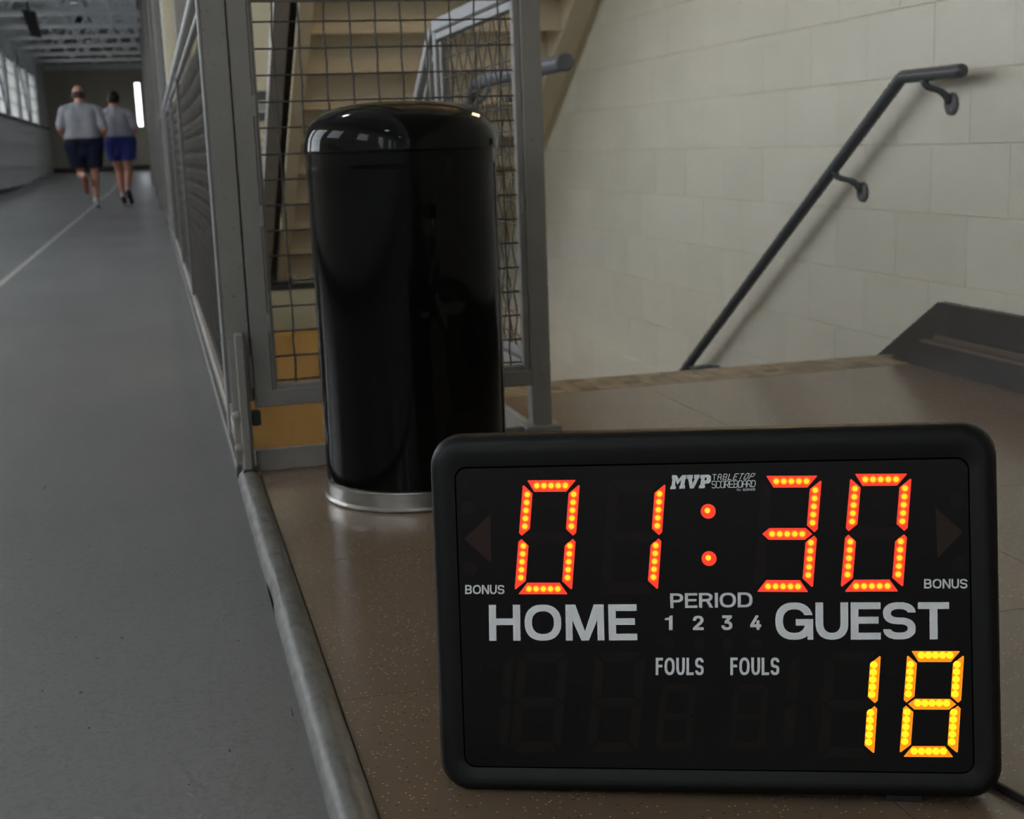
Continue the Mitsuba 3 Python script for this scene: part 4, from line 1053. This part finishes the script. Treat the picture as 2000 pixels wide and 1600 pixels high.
def runner(X, Y, J, label, hair, shirt, shorts, shoes, bald, bulk=1.0, wide=0.06, cutz=0.34, zbase=-0.010):
    t = thing('person', label, 'person', 'runners')
    A = {k: V(*v) for k, v in J.items()}
    bones = [(A['neck'], 0.066, A['head'] - V(0, 0.0, 0.05), 0.062), (A['chest'], 0.112 * bulk, A['belly'], 0.112 * bulk), (A['belly'], 0.112 * bulk, A['hip'], 0.120 * bulk)]
    for s in 'LR':
        sg_ = -1 if s == 'L' else 1
        bones += [(A['neck'] - V(0, 0, 0.03), 0.065, A['sh' + s], 0.062), (A['sh' + s], 0.058, A['el' + s], 0.042), (A['el' + s], 0.041, A['wr' + s], 0.027),
                  (A['chest'], 0.10 * bulk, A['sh' + s] - V(0.02 * sg_, 0, 0.06), 0.055), (A['hp' + s], 0.095 * bulk, A['kn' + s], 0.058),
                  (A['kn' + s], 0.054, A['kn' + s] * 0.68 + A['an' + s] * 0.32 - V(0, 0.012, 0), 0.056), (A['kn' + s] * 0.68 + A['an' + s] * 0.32 - V(0, 0.012, 0), 0.056, A['an' + s], 0.034),
                  (A['an' + s], 0.034, A['to' + s] * 0.5 + A['an' + s] * 0.5, 0.030)]
        bones += fingers(A['wr' + s], A['wr' + s] - A['el' + s], sg_)
    body = m3.Manifold.batch_boolean([hullbone(*b) for b in bones] + [head_mesh(A['head'], 1.10)], m3.OpType.Add).refine_to_length(0.014)
    k = body.to_mesh()
    bm_ = trimesh.Trimesh(k.vert_properties[:, :3], k.tri_verts)
    trimesh.smoothing.filter_taubin(bm_, iterations=6)
    mv = V(X, Y, zbase)
    def add(name, mesh, m, lab=None):
        mesh = mesh.copy(); mesh.apply_translation(mv)
        obj(name, mesh, m, t, smooth=True, label=lab)
    add('body', bm_, 'm_skin')
    # shirt
    wx_ = V(wide, 0, 0)
    sb_ = [(A['neck'] - V(0, 0, 0.050), 0.086, A['chest'], 0.150 * bulk)]
    for s, k in (('L', -1), ('R', 1)):
        sb_ += [(A['chest'] + k * wx_, 0.150 * bulk, A['belly'] + k * wx_, 0.148 * bulk), (A['belly'] + k * wx_, 0.148 * bulk, A['hip'] + k * wx_, 0.158 * bulk)]
    sb_ += [(A['chest'] - wx_, 0.148 * bulk, A['chest'] + wx_, 0.148 * bulk), (A['belly'] - wx_, 0.146 * bulk, A['belly'] + wx_, 0.146 * bulk), (A['hip'] - wx_, 0.156 * bulk, A['hip'] + wx_, 0.156 * bulk)]
    for s in 'LR':
        sg_ = -1 if s == 'L' else 1
        sl_ = A['sh' + s] * 0.22 + A['el' + s] * 0.78
        sb_ += [(A['neck'] - V(0, 0, 0.050), 0.080, A['sh' + s], 0.080), (A['sh' + s], 0.080, sl_, 0.074), (A['chest'], 0.135 * bulk, A['sh' + s] - V(0.02 * sg_, 0, 0.06), 0.085)]
    add('shirt', blend(sb_, cut=[((0, 0, 1), float(A['hip'][2] - 0.025))]), shirt, None)
    # shorts
    sh_ = [(A['hip'] - wx_ * 0.9 - V(0, 0, 0.02), 0.145 * bulk, A['hip'] + wx_ * 0.9 - V(0, 0, 0.02), 0.145 * bulk)]
    for s, k in (('L', -1), ('R', 1)):
        lo = A['hp' + s] * 0.15 + A['kn' + s] * 0.85 + 0.05 * k * wx_
        sh_ += [(A['hip'] + 0.9 * k * wx_ - V(0, 0, 0.02), 0.145 * bulk, A['hp' + s] + 0.6 * k * wx_, 0.130 * bulk), (A['hp' + s] + 0.6 * k * wx_, 0.130 * bulk, lo, 0.112 * bulk), (A['hip'] - V(0, 0, 0.04), 0.13 * bulk, A['hp' + s] * V(0.3, 1, 1) - V(0, 0, 0.14), 0.10 * bulk)]
    zc = float(min(A['hpL'][2], A['hpR'][2]) * cutz + max(A['knL'][2], A['knR'][2]) * (1 - cutz))
    add('shorts', blend(sh_, cut=[((0, 0, 1), zc)]), shorts, None)
    # shoes and socks
    for i, s in enumerate('LR'):
        a_, to = A['an' + s], A['to' + s]
        d = (to - a_); d /= np.linalg.norm(d)
        heel = A['he' + s]
        shoe = blend([(heel, 0.036, to, 0.032), (a_ - V(0, 0, 0.02), 0.045, heel * 0.5 + to * 0.5, 0.040), (heel, 0.038, a_ - V(0, 0, 0.015), 0.044)], 0.012, 5)
        add('shoe', shoe, shoes[i], None)
        add('sock', blend([(a_ * 0.92 + A['kn' + s] * 0.08, 0.044, a_ - V(0, 0, 0.01), 0.043)], 0.012, 3), 'm_sock', None)
    # hair
    hd = A['head']
    cap_ = m3.Manifold.sphere(0.1065, 28).scale([0.86, 1.04, 1.12]).translate([float(x) for x in hd + V(0, -0.012, 0.022)])
    if bald:
        cap_ = cap_.trim_by_plane((0, -1, 0), -float(hd[1] + 0.015)).trim_by_plane((0, -0.35, -1), (-float(hd[2] + 0.010) - 0.35 * float(hd[1])) / math.hypot(0.35, 1)).trim_by_plane((0, 0, 1), float(hd[2] - 0.045))
    else:
        cap_ = cap_.trim_by_plane((0, -0.85, 0.5), float(-0.85 * (hd[1] + 0.05) + 0.5 * hd[2]) / math.hypot(0.85, 0.5)).trim_by_plane((0, 0, 1), float(hd[2] - 0.055))
    k = cap_.refine_to_length(0.012).to_mesh()
    add('hair', trimesh.Trimesh(k.vert_properties[:, :3], k.tri_verts), hair, None)
    return t


J1 = dict(head=(-0.005, 0.06, 1.655), neck=(0.0, 0.0, 1.535), chest=(0, 0.0, 1.345), belly=(0.005, -0.01, 1.18), hip=(0.0, -0.02, 1.045),
          shL=(-0.225, 0.0, 1.425), shR=(0.230, 0.0, 1.415), elL=(-0.305, -0.06, 1.165), elR=(0.320, -0.10, 1.145), wrL=(-0.265, 0.13, 1.05), wrR=(0.285, 0.10, 1.01),
          hpL=(-0.090, -0.01, 0.96), hpR=(0.105, -0.01, 0.96), knL=(-0.075, 0.10, 0.50), knR=(0.125, 0.05, 0.50),
          anL=(-0.015, -0.30, 0.47), anR=(0.115, -0.05, 0.10), heL=(-0.005, -0.36, 0.44), toL=(0.005, -0.33, 0.25), heR=(0.118, -0.10, 0.045), toR=(0.128, 0.10, 0.036))
J2 = dict(head=(-0.035, 0.06, 1.605), neck=(-0.045, 0.0, 1.490), chest=(-0.015, 0.0, 1.29), belly=(-0.005, -0.01, 1.16), hip=(0.005, -0.02, 1.065),
          shL=(-0.215, 0.0, 1.365), shR=(0.165, 0.0, 1.365), elL=(-0.27, -0.10, 1.12), elR=(0.255, -0.06, 1.15), wrL=(-0.24, 0.12, 1.05), wrR=(0.240, 0.16, 1.12),
          hpL=(-0.085, -0.01, 0.97), hpR=(0.095, -0.01, 0.97), knL=(-0.045, 0.16, 0.52), knR=(0.095, -0.02, 0.50),
          anL=(-0.02, 0.08, 0.13), anR=(0.065, -0.22, 0.22), heL=(-0.015, 0.02, 0.075), toL=(0.0, 0.22, 0.045), heR=(0.075, -0.27, 0.20), toR=(0.105, -0.14, 0.045))
runner(-0.945, 21.3, J1, 'bald runner in a pale T-shirt and dark navy shorts, seen from behind', 'm_hair_grey', 'm_shirt', 'm_navy', ('m_sole_red', 'm_shoe_pale'), True, 1.05, 0.095, 0.20)
runner(-0.440, 22.0, J2, 'dark haired runner in a white T-shirt and bright blue shorts, beside the bald runner', 'm_hair', 'm_shirt_b', 'm_blue', ('m_shoe_dark', 'm_shoe_dark'), False, 0.96, 0.060, 0.36)

# ------------------------------------------------------------------ lamps of the room and added fill lamps
wl_ = thing('wall_lamp', 'warm rectangular lamp on the block wall under the upper stair flight', 'lamp')
obj('tray', box(2.10, WX, 4.18, 5.02, 1.88, 2.26), 'm_white_lamp', wl_)
obj('diffuser', trimesh.Trimesh([(2.095, 4.20, 1.90), (2.095, 5.00, 1.90), (2.095, 5.00, 2.24), (2.095, 4.20, 2.24)], [(0, 2, 1), (0, 3, 2)], process=False), 'm_white_lamp', wl_, emit=(LAMP_WARM, 1.0))
spots = [(-0.75, 5.8, 4.2, 1.0), (-1.6, 12.0, 4.2, 1.0), (-1.6, 18.0, 4.2, 1.0), (-1.6, 24.0, 4.3, 1.0), (-1.6, 31.1, 4.95, 1.0), (-1.6, 37.2, 4.95, 1.0), (-1.6, 43.2, 4.95, 1.0), (-1.6, 49.2, 4.95, 1.0), (-1.5, -1.0, 4.2, 1.0), (-1.5, -7.0, 4.2, 1.0)]  # all but the first are added to brighten the hall and near track
bn = ['over the near end of the track fence', 'added to brighten the hall, second past the trash can', 'added to brighten the hall, third past the trash can', 'added to brighten the hall, just before the first visible roof truss', 'added to brighten the hall, behind the second visible roof truss', 'added to brighten the hall, between the fourth and fifth visible trusses', 'added to brighten the hall, between the sixth and seventh visible trusses', 'added to brighten the hall, nearest the end wall', 'added unseen to light the near end, beside the scoreboard', 'added unseen to light the near end, far behind the scoreboard']
for (x, y, z, s_), nme in zip(spots, bn):
    sk_ = 0.32 if y > 10 else 0.08  # deep dark skirts keep the added hall lamps out of sight
    bl_ = thing('bay_lamp', f'round bay lamp hanging over the running track, {nme}', 'lamp', 'bay lamps over the running track')
    obj('reflector', lathe([(0.0, z + 0.02), (0.20, z), (0.25, z - sk_), (0.255, z - sk_), (0.205, z + 0.006), (0.0, z + 0.03)], 28, (x, y, 0)), 'm_darktrim', bl_)
    obj('rod', tube([(x, y, z + 0.02), (x, y, 5.06)], 0.012), 'm_dark_rail', bl_)
    dd = lathe([(0.0, z - 0.01), (0.195, z - 0.01)], 28, (x, y, 0))
    if dd.face_normals[:, 2].mean() > 0: dd.invert()
    obj('diffuser', dd, 'm_white_lamp', bl_, emit=(FILL_HALL if y > 10 else LAMP_COOL, 1.0))
ul_ = thing('stairwell_fill_lamp', 'unseen warm tube lamp added under the stair landing to light the yellow wall', 'lamp')
obj('tray', box(0.5, 1.9, 9.04, 9.20, -0.23, -0.19), 'm_white_lamp', ul_)  # fill lamp added out of sight behind the landing beam
dd = trimesh.Trimesh([(0.52, 9.06, -0.235), (0.52, 9.18, -0.235), (1.88, 9.18, -0.235), (1.88, 9.06, -0.235)], [(0, 1, 2), (0, 2, 3)], process=False)
obj('diffuser', dd, 'm_white_lamp', ul_, emit=(FILL_WELL, 1.0))
